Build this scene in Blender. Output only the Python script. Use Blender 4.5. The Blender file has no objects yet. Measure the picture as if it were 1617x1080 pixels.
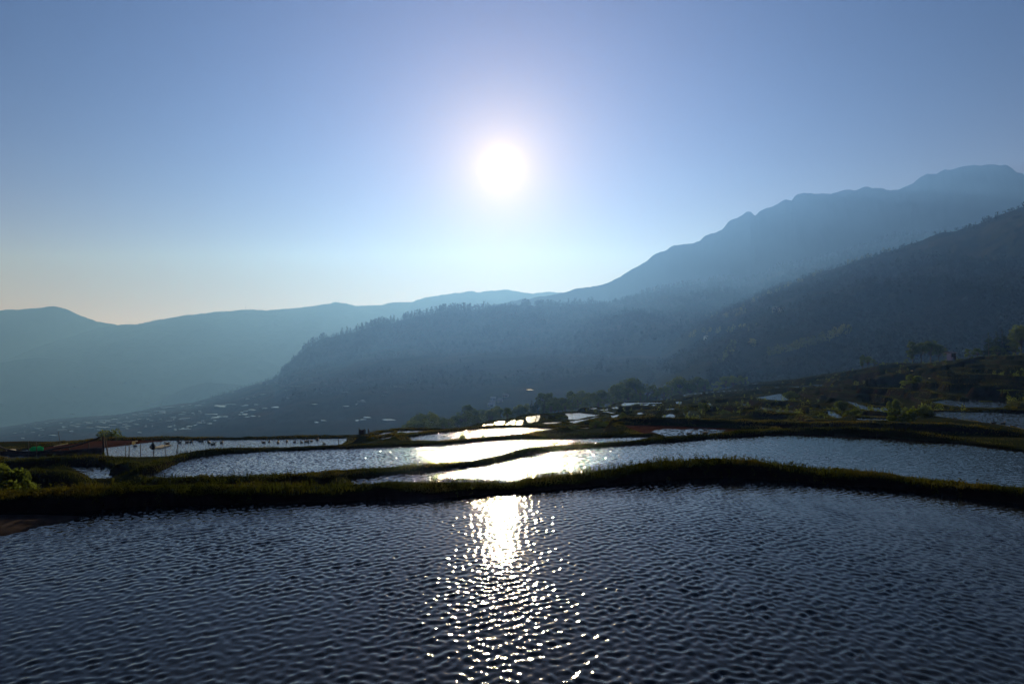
import bpy, math, random
import numpy as np
from mathutils import Vector

# ------------------------------------------------------------------ camera, sky, sun, exposure
S = bpy.context.scene
COL = S.collection
F, CX, CY, CAMZ = 898.3, 808.5, 540.0, 3.2      # 20 mm lens on a 36 mm sensor, photo pixels
cam = bpy.data.cameras.new('camera')
cam.lens = 20.0; cam.sensor_width = 36.0; cam.clip_start = 0.1; cam.clip_end = 40000
cam_o = bpy.data.objects.new('camera', cam); COL.objects.link(cam_o)
cam_o.location = (0, 0, CAMZ); cam_o.rotation_euler = (math.radians(90), 0, 0)
S.camera = cam_o

SUN_V = Vector(((792 - CX) / F, 1.0, (CY - 262) / F)).normalized()
SUN_EL = math.asin(SUN_V.z); SUN_AZ = math.atan2(SUN_V.x, SUN_V.y)
SUN_STRENGTH, SKY_STRENGTH, EXPOSURE = 4.6, 0.05, 0.10
HAZE_DENSITY, HAZE_ANISO = 3.2e-4, 0.50
HAZE_COLOR = (0.143, 0.345, 1.0)

world = bpy.data.worlds.new('World'); S.world = world; world.use_nodes = True
wn, wl = world.node_tree.nodes, world.node_tree.links
wn.clear()
sky = wn.new('ShaderNodeTexSky'); sky.sky_type = 'NISHITA'; sky.sun_disc = False
sky.sun_elevation = SUN_EL; sky.sun_rotation = SUN_AZ
sky.altitude = 1700; sky.air_density = 0.4; sky.dust_density = 0.15; sky.ozone_density = 6.0
bg = wn.new('ShaderNodeBackground'); bg.inputs['Strength'].default_value = SKY_STRENGTH
wl.new(sky.outputs[0], bg.inputs['Color'])
# the bright aureole round the sun itself, by angle from the sun's direction
geo = wn.new('ShaderNodeNewGeometry')
dot = wn.new('ShaderNodeVectorMath'); dot.operation = 'DOT_PRODUCT'
wl.new(geo.outputs['Incoming'], dot.inputs[0]); dot.inputs[1].default_value = -SUN_V
ac = wn.new('ShaderNodeMath'); ac.operation = 'ARCCOSINE'; wl.new(dot.outputs['Value'], ac.inputs[0])
def wmath(op, a, b=None):
    n = wn.new('ShaderNodeMath'); n.operation = op
    for i, v in enumerate((a, b)):
        if v is None: continue
        if isinstance(v, (int, float)): n.inputs[i].default_value = v
        else: wl.new(v, n.inputs[i])
    return n.outputs[0]
def lobe(amp, width):
    return wmath('MULTIPLY', wmath('POWER', 2.71828, wmath('MULTIPLY', ac.outputs[0], -1.0 / math.radians(width))), amp)
# low band of thin warm mist along the horizon, by height above it
sxyz = wn.new('ShaderNodeSeparateXYZ'); wl.new(geo.outputs['Incoming'], sxyz.inputs[0])
band = wmath('MULTIPLY', wmath('POWER', 2.71828, wmath('MULTIPLY', wmath('ABSOLUTE', sxyz.outputs['Z']), -1.0 / 0.10)), 0.50)
last = bg.outputs[0]
for strength, colr in ((lobe(1.4, 0.6), (1.0, 0.97, 0.93)), (lobe(0.80, 3.4), (1.0, 0.80, 0.50)), (lobe(0.33, 12.0), (1.0, 0.47, 0.0)), (band, (0.75, 0.12, 0.45))):
    b_ = wn.new('ShaderNodeBackground'); b_.inputs['Color'].default_value = (*colr, 1); wl.new(strength, b_.inputs['Strength'])
    a_ = wn.new('ShaderNodeAddShader'); wl.new(last, a_.inputs[0]); wl.new(b_.outputs[0], a_.inputs[1]); last = a_.outputs[0]
wo = wn.new('ShaderNodeOutputWorld'); wl.new(last, wo.inputs['Surface'])

sun = bpy.data.lights.new('sun', 'SUN'); sun.energy = SUN_STRENGTH; sun.angle = math.radians(0.53)
sun.color = (0.98, 0.94, 1.0)
sun_o = bpy.data.objects.new('sun', sun); COL.objects.link(sun_o)
sun_o.rotation_euler = SUN_V.to_track_quat('Z', 'Y').to_euler(); sun_o.location = (0, 0, 50)

S.view_settings.view_transform = 'Standard'; S.view_settings.look = 'None'
S.view_settings.gamma = 1.0; S.view_settings.exposure = EXPOSURE
S.view_settings.use_curve_mapping = False
S.cycles.use_denoising = True; S.cycles.denoising_prefilter = 'ACCURATE'
S.cycles.max_bounces = 6; S.cycles.diffuse_bounces = 2; S.cycles.glossy_bounces = 2
S.cycles.transmission_bounces = 2; S.cycles.volume_bounces = 0; S.cycles.transparent_max_bounces = 4
S.cycles.sample_clamp_indirect = 4.0

rng = np.random.default_rng(7); random.seed(7)

# ------------------------------------------------------------------ helpers
def at(u, v, z):
    d = F * (CAMZ - z) / (v - CY)
    return ((u - CX) / F * d, d, z)
def atd(u, v, d):
    return ((u - CX) / F * d, d, CAMZ - (v - CY) / F * d)

def tag(o, label=None, cat=None, group=None, kind=None):
    if label: o['label'] = label
    if cat: o['category'] = cat
    if group: o['group'] = group
    if kind: o['kind'] = kind
    return o
def empty(name, loc=(0, 0, 0), rz=0.0):
    o = bpy.data.objects.new(name, None); o.empty_display_size = 0.2
    o.location = loc; o.rotation_euler = (0, 0, rz); COL.objects.link(o); return o
def mesh_np(name, verts, faces, mats, parent=None, smooth=False, matidx=None, attr=None):
    """verts (n,3) array, faces (m,k) array with k = 3 or 4"""
    verts = np.asarray(verts, np.float32); faces = np.asarray(faces, np.int32)
    me = bpy.data.meshes.new(name)
    me.vertices.add(len(verts)); me.vertices.foreach_set('co', verts.ravel())
    k = faces.shape[1]
    me.loops.add(faces.size); me.loops.foreach_set('vertex_index', faces.ravel())
    me.polygons.add(len(faces))
    me.polygons.foreach_set('loop_start', np.arange(0, faces.size, k, dtype=np.int32))
    me.polygons.foreach_set('loop_total', np.full(len(faces), k, np.int32))
    if smooth: me.polygons.foreach_set('use_smooth', np.ones(len(faces), bool))
    if matidx is not None: me.polygons.foreach_set('material_index', np.asarray(matidx, np.int32))
    me.update(calc_edges=True)
    if attr is not None:
        for an, av in attr.items():
            a = me.attributes.new(an, 'FLOAT', 'POINT'); a.data.foreach_set('value', np.asarray(av, np.float32))
    for m in (mats if isinstance(mats, (list, tuple)) else [mats]): me.materials.append(m)
    o = bpy.data.objects.new(name, me); COL.objects.link(o)
    if parent: o.parent = parent
    return o
def mesh_py(name, verts, faces, mats, parent=None, smooth=False, matidx=None):
    me = bpy.data.meshes.new(name); me.from_pydata([tuple(v) for v in verts], [], [tuple(f) for f in faces])
    for m in (mats if isinstance(mats, (list, tuple)) else [mats]): me.materials.append(m)
    if matidx: me.polygons.foreach_set('material_index', matidx)
    if smooth: me.polygons.foreach_set('use_smooth', [True] * len(me.polygons))
    me.update()
    o = bpy.data.objects.new(name, me); COL.objects.link(o)
    if parent: o.parent = parent
    return o
def copy_tree(o, parent=None):
    c = o.copy(); COL.objects.link(c)
    c.parent = parent
    for ch in list(o.children): copy_tree(ch, c)
    return c

# lattice value noise in numpy
def _h(ix, iy, seed):
    n = (ix * 374761393 + iy * 668265263 + seed * 974711) & 0xFFFFFFFF
    n = ((n ^ (n >> 13)) * 1274126177) & 0xFFFFFFFF
    return ((n ^ (n >> 16)) & 0xFFFF) / 65535.0
def vnoise(x, y, seed=0):
    x = np.asarray(x, float); y = np.asarray(y, float)
    ix = np.floor(x).astype(np.int64); iy = np.floor(y).astype(np.int64)
    fx = x - ix; fy = y - iy
    fx = fx * fx * (3 - 2 * fx); fy = fy * fy * (3 - 2 * fy)
    a = _h(ix, iy, seed); b = _h(ix + 1, iy, seed); c = _h(ix, iy + 1, seed); d = _h(ix + 1, iy + 1, seed)
    return (a * (1 - fx) + b * fx) * (1 - fy) + (c * (1 - fx) + d * fx) * fy
def fbm(x, y, oct=4, seed=0, gain=0.5):
    s = 0; a = 1; t = 0
    for o in range(oct):
        s = s + a * (vnoise(x * 2 ** o, y * 2 ** o, seed + o * 17) - 0.5); t += a; a *= gain
    return s / t * 2
def smooth(a, b, x):
    t = np.clip((x - a) / (b - a), 0, 1); return t * t * (3 - 2 * t)

# ------------------------------------------------------------------ materials
def mat(name):
    m = bpy.data.materials.new(name); m.use_nodes = True
    nt = m.node_tree; nt.nodes.clear()
    out = nt.nodes.new('ShaderNodeOutputMaterial')
    return m, nt, out
def noise_node(nt, scale, detail=4, rough=0.6, coord='Object', vec=None, scl=None, rot=None):
    n = nt.nodes.new('ShaderNodeTexNoise'); n.inputs['Scale'].default_value = scale
    n.inputs['Detail'].default_value = detail; n.inputs['Roughness'].default_value = rough
    if vec is None:
        tc = nt.nodes.new('ShaderNodeTexCoord'); vec = tc.outputs[coord]
    if scl or rot:
        mp = nt.nodes.new('ShaderNodeMapping')
        if scl: mp.inputs['Scale'].default_value = scl
        if rot: mp.inputs['Rotation'].default_value = rot
        nt.links.new(vec, mp.inputs['Vector']); vec = mp.outputs[0]
    nt.links.new(vec, n.inputs['Vector']); return n
def ramp_node(nt, src, stops):
    r = nt.nodes.new('ShaderNodeValToRGB'); e = r.color_ramp.elements
    while len(e) < len(stops): e.new(0.5)
    for k, (p, c) in enumerate(stops):
        e[k].position = p; e[k].color = (*c, 1) if len(c) == 3 else c
    nt.links.new(src, r.inputs[0]); return r
def plain(name, col, rough=0.8, var=0.25, scale=6.0, spec=0.3, metallic=0.0, bump=0.0):
    m, nt, out = mat(name)
    p = nt.nodes.new('ShaderNodeBsdfPrincipled'); p.inputs['Roughness'].default_value = rough
    p.inputs['Specular IOR Level'].default_value = spec; p.inputs['Metallic'].default_value = metallic
    n = noise_node(nt, scale)
    lo = tuple(c * (1 - var) for c in col); hi = tuple(min(1, c * (1 + var)) for c in col)
    r = ramp_node(nt, n.outputs['Fac'], [(0.3, lo), (0.7, hi)])
    nt.links.new(r.outputs[0], p.inputs['Base Color'])
    if bump:
        b = nt.nodes.new('ShaderNodeBump'); b.inputs['Strength'].default_value = bump
        nt.links.new(n.outputs['Fac'], b.inputs['Height']); nt.links.new(b.outputs[0], p.inputs['Normal'])
    nt.links.new(p.outputs[0], out.inputs[0]); return m
def foliage(name, stops, scale=1.5, trans=0.45):
    m, nt, out = mat(name)
    n = noise_node(nt, scale, 3)
    oi = nt.nodes.new('ShaderNodeObjectInfo')
    ad = nt.nodes.new('ShaderNodeMath'); ad.operation = 'MULTIPLY_ADD'
    nt.links.new(oi.outputs['Random'], ad.inputs[0]); ad.inputs[1].default_value = 0.3; ad.inputs[2].default_value = -0.15
    a2 = nt.nodes.new('ShaderNodeMath'); nt.links.new(n.outputs['Fac'], a2.inputs[0]); nt.links.new(ad.outputs[0], a2.inputs[1])
    r = ramp_node(nt, a2.outputs[0], stops)
    d = nt.nodes.new('ShaderNodeBsdfDiffuse'); t = nt.nodes.new('ShaderNodeBsdfTranslucent')
    nt.links.new(r.outputs[0], d.inputs[0])
    tcol = nt.nodes.new('ShaderNodeMixRGB'); tcol.blend_type = 'MULTIPLY'; tcol.inputs[0].default_value = 1
    nt.links.new(r.outputs[0], tcol.inputs[1]); tcol.inputs[2].default_value = (1.25, 1.2, 0.55, 1)
    nt.links.new(tcol.outputs[0], t.inputs[0])
    mx = nt.nodes.new('ShaderNodeMixShader'); mx.inputs[0].default_value = trans
    nt.links.new(d.outputs[0], mx.inputs[1]); nt.links.new(t.outputs[0], mx.inputs[2])
    nt.links.new(mx.outputs[0], out.inputs[0]); return m

M = {}
M['grass'] = foliage('grass_blades', [(0.28, (0.010, 0.014, 0.004)), (0.5, (0.030, 0.039, 0.009)), (0.74, (0.074, 0.064, 0.021))], 0.6, 0.45)
M['leaf'] = foliage('broad_leaves', [(0.25, (0.036, 0.055, 0.020)), (0.55, (0.066, 0.098, 0.030)), (0.8, (0.115, 0.14, 0.042))], 0.5, 0.48)
M['bright_leaf'] = foliage('bright_shrub_leaves', [(0.25, (0.045, 0.070, 0.016)), (0.55, (0.085, 0.120, 0.028)), (0.8, (0.14, 0.15, 0.045))], 2.0, 0.5)
M['dark_leaf'] = foliage('dark_leaves', [(0.25, (0.014, 0.024, 0.013)), (0.6, (0.026, 0.042, 0.020)), (0.85, (0.05, 0.06, 0.024))], 0.5, 0.3)
M['forest'] = foliage('forest_canopy', [(0.25, (0.010, 0.015, 0.009)), (0.5, (0.014, 0.021, 0.011)), (0.72, (0.022, 0.025, 0.013))], 0.012, 0.10)
M['bark'] = plain('bark', (0.06, 0.045, 0.035), 0.9, 0.4, 20, bump=0.4)
M['wood'] = plain('weathered_wood', (0.05, 0.04, 0.032), 0.85, 0.4, 25, bump=0.3)
M['net'] = plain('dark_netting', (0.040, 0.018, 0.013), 0.9, 0.5, 9)
M['green_tarp'] = foliage('green_tarp', [(0.3, (0.01, 0.26, 0.12)), (0.6, (0.02, 0.36, 0.17)), (0.8, (0.03, 0.42, 0.2))], 3.0, 0.5)
M['sack'] = foliage('pale_sack', [(0.3, (0.45, 0.42, 0.36)), (0.6, (0.6, 0.57, 0.5)), (0.85, (0.66, 0.64, 0.58))], 6.0, 0.4)
M['cloth_dark'] = plain('dark_cloth', (0.02, 0.018, 0.018), 0.9, 0.4, 8)
M['duck'] = plain('duck_feathers', (0.03, 0.024, 0.02), 0.7, 0.5, 10)
M['wall'] = plain('house_wall', (0.55, 0.54, 0.5), 0.85, 0.15, 2)
M['roof'] = plain('house_roof', (0.30, 0.29, 0.28), 0.55, 0.3, 1.5)
M['metal_roof'] = plain('bright_roof_sheet', (0.6, 0.62, 0.65), 0.35, 0.15, 1.5, spec=0.6)
M['glass'] = plain('window_glass', (0.02, 0.025, 0.03), 0.1, 0.2, 2, spec=0.8)
M['steel'] = plain('mast_steel', (0.08, 0.085, 0.09), 0.6, 0.2, 2, metallic=0.3)
M['mud'] = plain('wet_mud', (0.040, 0.018, 0.012), 0.9, 0.35, 2.2, spec=0.0, bump=0.2)
M['mud_grey'] = plain('grey_brown_mud', (0.042, 0.033, 0.028), 0.9, 0.4, 6.0, spec=0.0, bump=0.5)

def ground_material():
    m, nt, out = mat('earth_and_turf')
    p = nt.nodes.new('ShaderNodeBsdfDiffuse')
    n = noise_node(nt, 0.35, 6, 0.65); n2 = noise_node(nt, 5.0, 5, 0.7)
    turf = ramp_node(nt, n.outputs['Fac'], [(0.3, (0.008, 0.011, 0.004)), (0.5, (0.014, 0.018, 0.006)), (0.64, (0.021, 0.020, 0.009)), (0.8, (0.026, 0.018, 0.011))])
    soil = ramp_node(nt, n2.outputs['Fac'], [(0.3, (0.009, 0.007, 0.006)), (0.7, (0.022, 0.016, 0.012))])
    g = nt.nodes.new('ShaderNodeNewGeometry'); sx = nt.nodes.new('ShaderNodeSeparateXYZ')
    nt.links.new(g.outputs['Normal'], sx.inputs[0])
    rr = ramp_node(nt, sx.outputs['Z'], [(0.6, (0, 0, 0)), (0.9, (1, 1, 1))])
    mx = nt.nodes.new('ShaderNodeMixRGB'); nt.links.new(rr.outputs[0], mx.inputs[0])
    nt.links.new(soil.outputs[0], mx.inputs[1]); nt.links.new(turf.outputs[0], mx.inputs[2])
    nt.links.new(mx.outputs[0], p.inputs['Color'])
    b = nt.nodes.new('ShaderNodeBump'); b.inputs['Strength'].default_value = 0.4; b.inputs['Distance'].default_value = 0.03
    nt.links.new(n2.outputs['Fac'], b.inputs['Height']); nt.links.new(b.outputs[0], p.inputs['Normal'])
    nt.links.new(p.outputs[0], out.inputs[0]); return m
M['ground'] = ground_material()

def hill_material(name, stops, scale):
    m, nt, out = mat(name)
    p = nt.nodes.new('ShaderNodeBsdfDiffuse')
    n = noise_node(nt, scale, 7, 0.65)
    r = ramp_node(nt, n.outputs['Fac'], stops)
    nt.links.new(r.outputs[0], p.inputs[0]); nt.links.new(p.outputs[0], out.inputs[0]); return m
M['hill'] = hill_material('wooded_slope', [(0.3, (0.012, 0.017, 0.010)), (0.5, (0.020, 0.024, 0.014)), (0.7, (0.036, 0.031, 0.021))], 0.012)
M['mountain'] = hill_material('mountain_side', [(0.3, (0.009, 0.012, 0.009)), (0.55, (0.015, 0.017, 0.012)), (0.75, (0.026, 0.024, 0.019))], 0.004)
M['rock'] = hill_material('rock_and_scrub', [(0.3, (0.010, 0.012, 0.010)), (0.55, (0.018, 0.019, 0.015)), (0.75, (0.033, 0.032, 0.028))], 0.004)

def water_material(name, rough, bumps, col=(0.010, 0.011, 0.011), calm=None, spec=0.5):
    m, nt, out = mat(name)
    p = nt.nodes.new('ShaderNodeBsdfPrincipled')
    n0 = noise_node(nt, 0.5, 3)
    r = ramp_node(nt, n0.outputs['Fac'], [(0.3, tuple(c * 0.8 for c in col)), (0.7, tuple(c * 1.5 for c in col))])
    nt.links.new(r.outputs[0], p.inputs['Base Color'])
    p.inputs['Roughness'].default_value = rough; p.inputs['IOR'].default_value = 1.333; p.inputs['Specular IOR Level'].default_value = spec
    g = nt.nodes.new('ShaderNodeNewGeometry'); cur = g.outputs['Normal']
    for (scale, scl, rot, kx, ky) in bumps:      # small wavelets: tilt the surface normal directly
        n = noise_node(nt, scale, 2, 0.55, scl=scl, rot=(0, 0, rot))
        sb_ = nt.nodes.new('ShaderNodeVectorMath'); sb_.operation = 'SUBTRACT'; nt.links.new(n.outputs['Color'], sb_.inputs[0]); sb_.inputs[1].default_value = (.5, .5, .5)
        ml = nt.nodes.new('ShaderNodeVectorMath'); ml.operation = 'MULTIPLY'; nt.links.new(sb_.outputs[0], ml.inputs[0]); ml.inputs[1].default_value = (kx, ky, 0); scaled = ml.outputs[0]
        if calm:      # sheltered water: the wavelets die away from x = calm[0] to calm[1]
            tc = nt.nodes.new('ShaderNodeTexCoord'); sx = nt.nodes.new('ShaderNodeSeparateXYZ'); nt.links.new(tc.outputs['Object'], sx.inputs[0])
            wob = noise_node(nt, 0.25, 3); mr = nt.nodes.new('ShaderNodeMath'); mr.operation = 'MULTIPLY_ADD'; nt.links.new(wob.outputs['Fac'], mr.inputs[0]); mr.inputs[1].default_value = 14; nt.links.new(sx.outputs['X'], mr.inputs[2])
            mp = nt.nodes.new('ShaderNodeMapRange'); mp.inputs['From Min'].default_value = calm[0] + 7; mp.inputs['From Max'].default_value = calm[1] + 7; mp.inputs['To Min'].default_value = 1; mp.inputs['To Max'].default_value = calm[2]
            nt.links.new(mr.outputs[0], mp.inputs['Value'])
            sc_ = nt.nodes.new('ShaderNodeVectorMath'); sc_.operation = 'SCALE'; nt.links.new(scaled, sc_.inputs[0]); nt.links.new(mp.outputs[0], sc_.inputs['Scale']); scaled = sc_.outputs[0]
        ad_ = nt.nodes.new('ShaderNodeVectorMath'); ad_.operation = 'ADD'; nt.links.new(cur, ad_.inputs[0]); nt.links.new(scaled, ad_.inputs[1]); cur = ad_.outputs[0]
    nm = nt.nodes.new('ShaderNodeVectorMath'); nm.operation = 'NORMALIZE'; nt.links.new(cur, nm.inputs[0])
    nt.links.new(nm.outputs[0], p.inputs['Normal'])
    nt.links.new(p.outputs[0], out.inputs[0]); return m
M['water_near'] = water_material('rippled_water', 0.05, [(14.0, (1, 2.0, 1), math.radians(-25), 0.22, 0.12)])
M['water_mid'] = water_material('ruffled_far_water', 0.05, [(6.0, (1, 1.5, 1), math.radians(-25), 0.95, 0.75), (15.0, (1.2, 1.4, 1), math.radians(30), 0.6, 0.5)], calm=(5, 14, 0.25), spec=0.6)
M['water_wave'] = water_material('wind_ruffled_water', 0.02, [(9.0, (1, 1.5, 1), math.radians(-25), 1.5, 0.5)], spec=0.7, calm=(4, 13, 0.2))
M['water_far'] = water_material('distant_paddy_water', 0.16, [(3.0, (1, 1.5, 1), 0.4, 0.35, 0.4)])
M['water_calm'] = water_material('calm_paddy_water', 0.08, [(4.0, (1, 1.6, 1), 0.4, 0.45, 0.75)], spec=0.6)

# ------------------------------------------------------------------ traced banks and paddies (photo pixels + water level)
EXT = lambda a: a
W0_BASE = [(-700, 860), (-400, 838), (-150, 827), (0, 822), (60, 820), (130, 818), (200, 811), (300, 806), (400, 803), (500, 800), (600, 797), (700, 792), (800, 785), (900, 776), (1000, 768), (1080, 762), (1120, 761), (1200, 764), (1300, 770), (1400, 779), (1500, 791), (1617, 808), (1750, 828), (1950, 860), (2300, 930)]
W0_CREST = [(-700, 812), (-400, 793), (-150, 785), (0, 780), (100, 774), (200, 772), (300, 772), (400, 770), (500, 768), (600, 766), (700, 765), (800, 764), (850, 756), (900, 751), (950, 746), (1000, 739), (1050, 733), (1100, 728), (1134, 726), (1171, 728), (1200, 731), (1263, 738), (1326, 744), (1389, 752), (1452, 759), (1515, 764), (1578, 771), (1617, 775), (1750, 791), (1950, 818), (2300, 880)]
def _lift(line, crest, f):     # the water line itself lies above the lower edge of the bank's mirror image
    ca = np.array(crest, float)
    return [(u, v - f * (v - float(np.interp(u, ca[:, 0], ca[:, 1])))) for u, v in line]
W0_BASE = _lift(W0_BASE, W0_CREST, 0.22)
W1_FAR = [(240, 766), (400, 763), (500, 761), (555, 757.5), (600, 752), (650, 748), (700, 743), (760, 735), (800, 728), (837, 718), (887, 710), (936, 707), (998, 703), (1047, 699), (1097, 695), (1146, 691), (1200, 687), (1260, 685.5), (1310, 686), (1389, 689), (1452, 695), (1515, 700), (1578, 708), (1617, 713), (1750, 728), (1950, 755), (2300, 800)]
B2_CREST = [(240, 755), (346, 753), (400, 751), (432, 749), (499, 747), (548, 743), (623, 738), (697, 734), (746, 729), (800, 720), (825, 711), (874, 704), (948, 700), (1010, 696), (1047, 691), (1122, 686), (1160, 682), (1196, 679), (1220, 678.5), (1282, 674.5), (1344, 674), (1400, 677), (1481, 686), (1543, 697), (1617, 706), (1750, 719), (1950, 745), (2300, 788)]
W2_FAR = [(215, 756), (228, 752), (260, 736), (297, 725), (346, 718), (400, 714), (499, 710), (598, 707), (697, 703), (740, 699), (800, 694), (899, 692.5), (1010, 690), (1030, 689)]
B3_CREST = [(190, 752), (205, 746), (247, 729), (297, 715), (346, 709), (400, 707.5), (474, 706), (548, 703), (647, 701), (722, 696), (800, 689), (899, 685.5), (948, 684), (998, 684.5), (1030, 687)]
W3_FAR = [(-60, 714), (20, 712), (62, 706), (100, 702), (150, 697), (215, 695.5), (272, 695), (400, 694), (474, 692.8), (546, 691.5), (575, 690)]
B3B_CREST = [(-60, 710), (20, 706), (62, 701), (99, 697), (161, 692), (247, 690), (400, 690), (474, 688), (546, 687.4), (575, 686)]
W4_FAR = [(644, 690.5), (700, 683), (760, 677.2), (800, 674.8), (840, 674.8), (878, 676.5)]
B4_CREST = [(636, 689), (665, 685), (700, 680), (740, 675.5), (790, 672.6), (850, 672.6), (880, 674.5)]
B5_BASE = [(975, 668), (985, 669), (1023, 670.3), (1060, 671.5), (1109, 673.4), (1171, 676), (1220, 675.5), (1300, 676), (1400, 680), (1500, 685), (1560, 688), (1617, 694), (1750, 706), (1950, 720)]
B5_CREST = [(975, 661), (985, 658.5), (1023, 658.8), (1060, 660), (1109, 661.5), (1183, 664), (1220, 665.2), (1282, 667), (1343, 666.5), (1403, 668), (1481, 668), (1542, 671.5), (1603, 679), (1617, 680.5), (1750, 692), (1950, 706)]
BL_BASE = [(-120, 730), (0, 733), (60, 734), (106, 735.5), (150, 734.5), (181, 735.5), (195, 740), (203, 745), (200, 751)]
BL_CREST = [(-120, 722), (0, 728.5), (60, 724), (95, 722), (150, 720), (182, 723), (205, 732), (214, 739), (210, 747)]
BM_CREST = [(-40, 749), (20, 746), (60, 744), (95, 745), (110, 749), (122, 755), (130, 760)]

def pick(line, us):
    a = np.array(line, float); return np.interp(us, a[:, 0], a[:, 1])
def bund(base, crest, z, wfront, n=160):
    """crest polyline in the world: set back from the traced water line at level z"""
    us = np.linspace(crest[0][0], crest[-1][0], n)
    vb, vc = pick(base, us), pick(crest, us)
    db = F * (CAMZ - z) / (vb - CY); dc = db + wfront
    zc = CAMZ - (vc - CY) / F * dc
    return np.stack([(us - CX) / F * dc, dc, zc], 1)
BUNDS = [  # crest points, half width, slope
    (bund(W0_BASE, W0_CREST, 0.0, 0.42, 420), 0.34, 2.6),
    (bund(W1_FAR, B2_CREST, -1.5, 0.55, 320), 0.35, 1.6),
    (bund(W2_FAR, B3_CREST, -2.5, 0.6, 240), 0.35, 1.6),
    (bund(W3_FAR, B3B_CREST, -6.0, 0.9, 200), 0.5, 1.3),
    (bund(W4_FAR, B4_CREST, -4.0, 0.7, 120), 0.45, 1.3),
    (bund(B5_BASE, B5_CREST, -3.0, 0.8, 240), 0.5, 1.5),
    (bund(BL_BASE, BL_CREST, -2.6, 0.6, 120), 0.4, 1.2),
]
_u = np.linspace(-40, 130, 80); _d = 22.0
_v = pick(BM_CREST, _u)
BUNDS.append((np.stack([(_u - CX) / F * _d, np.full(80, _d), CAMZ - (_v - CY) / F * _d], 1), 0.4, 1.1))

# ponds: (polygon px, level z or None, distance d, material, label)
near1 = [(u, v + 46) for (u, v) in W0_CREST if 555 <= u <= 2300][::-1]
PONDS = []
def pond(poly, z=None, d=None, m='water_far'):
    if z is None:
        vm = sum(p[1] for p in poly) / len(poly); z = CAMZ - (vm - CY) / F * d
    PONDS.append(dict(poly=poly, z=z, m=m))
pond([p for p in W1_FAR if p[0] >= 555] + near1 + [(600, 790), (560, 764)], z=-1.5, m='water_mid')
pond([(228, 752)] + W2_FAR[2:] + [(1022, 692.5), (948, 707), (874, 713), (825, 719), (800, 728), (746, 737), (697, 742), (623, 746), (548, 751), (499, 754), (432, 758), (346, 760), (260, 759)], z=-2.5, m='water_mid')
pond([(-20, 716), (62, 708), (100, 704)] + W3_FAR[4:-1] + [(548, 693.5), (540, 702), (500, 710), (400, 711), (300, 717), (250, 722), (200, 721), (120, 722), (20, 724)], z=-6.0, m='water_mid')
pond([(644, 690.5), (700, 683), (760, 677.2), (800, 674.8), (840, 674.8), (878, 676.5), (862, 680.5), (800, 688), (740, 693), (690, 697), (655, 698)], z=-4.0, m='water_mid')
W5_MUD = [(985, 671), (1023, 671), (1060, 672), (1109, 674), (1171, 677), (1215, 678), (1196, 682), (1160, 685), (1122, 689), (1047, 694), (1020, 688), (1000, 680)]
pond(W5_MUD, z=-3.0, m='mud')
pond([(106, 736), (126, 735.2), (150, 734.8), (181, 735.3), (195, 739.4), (200, 743.6), (185, 751), (170, 756), (150, 757), (131, 746), (116, 740)], z=-2.6, m='water_calm')
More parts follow.
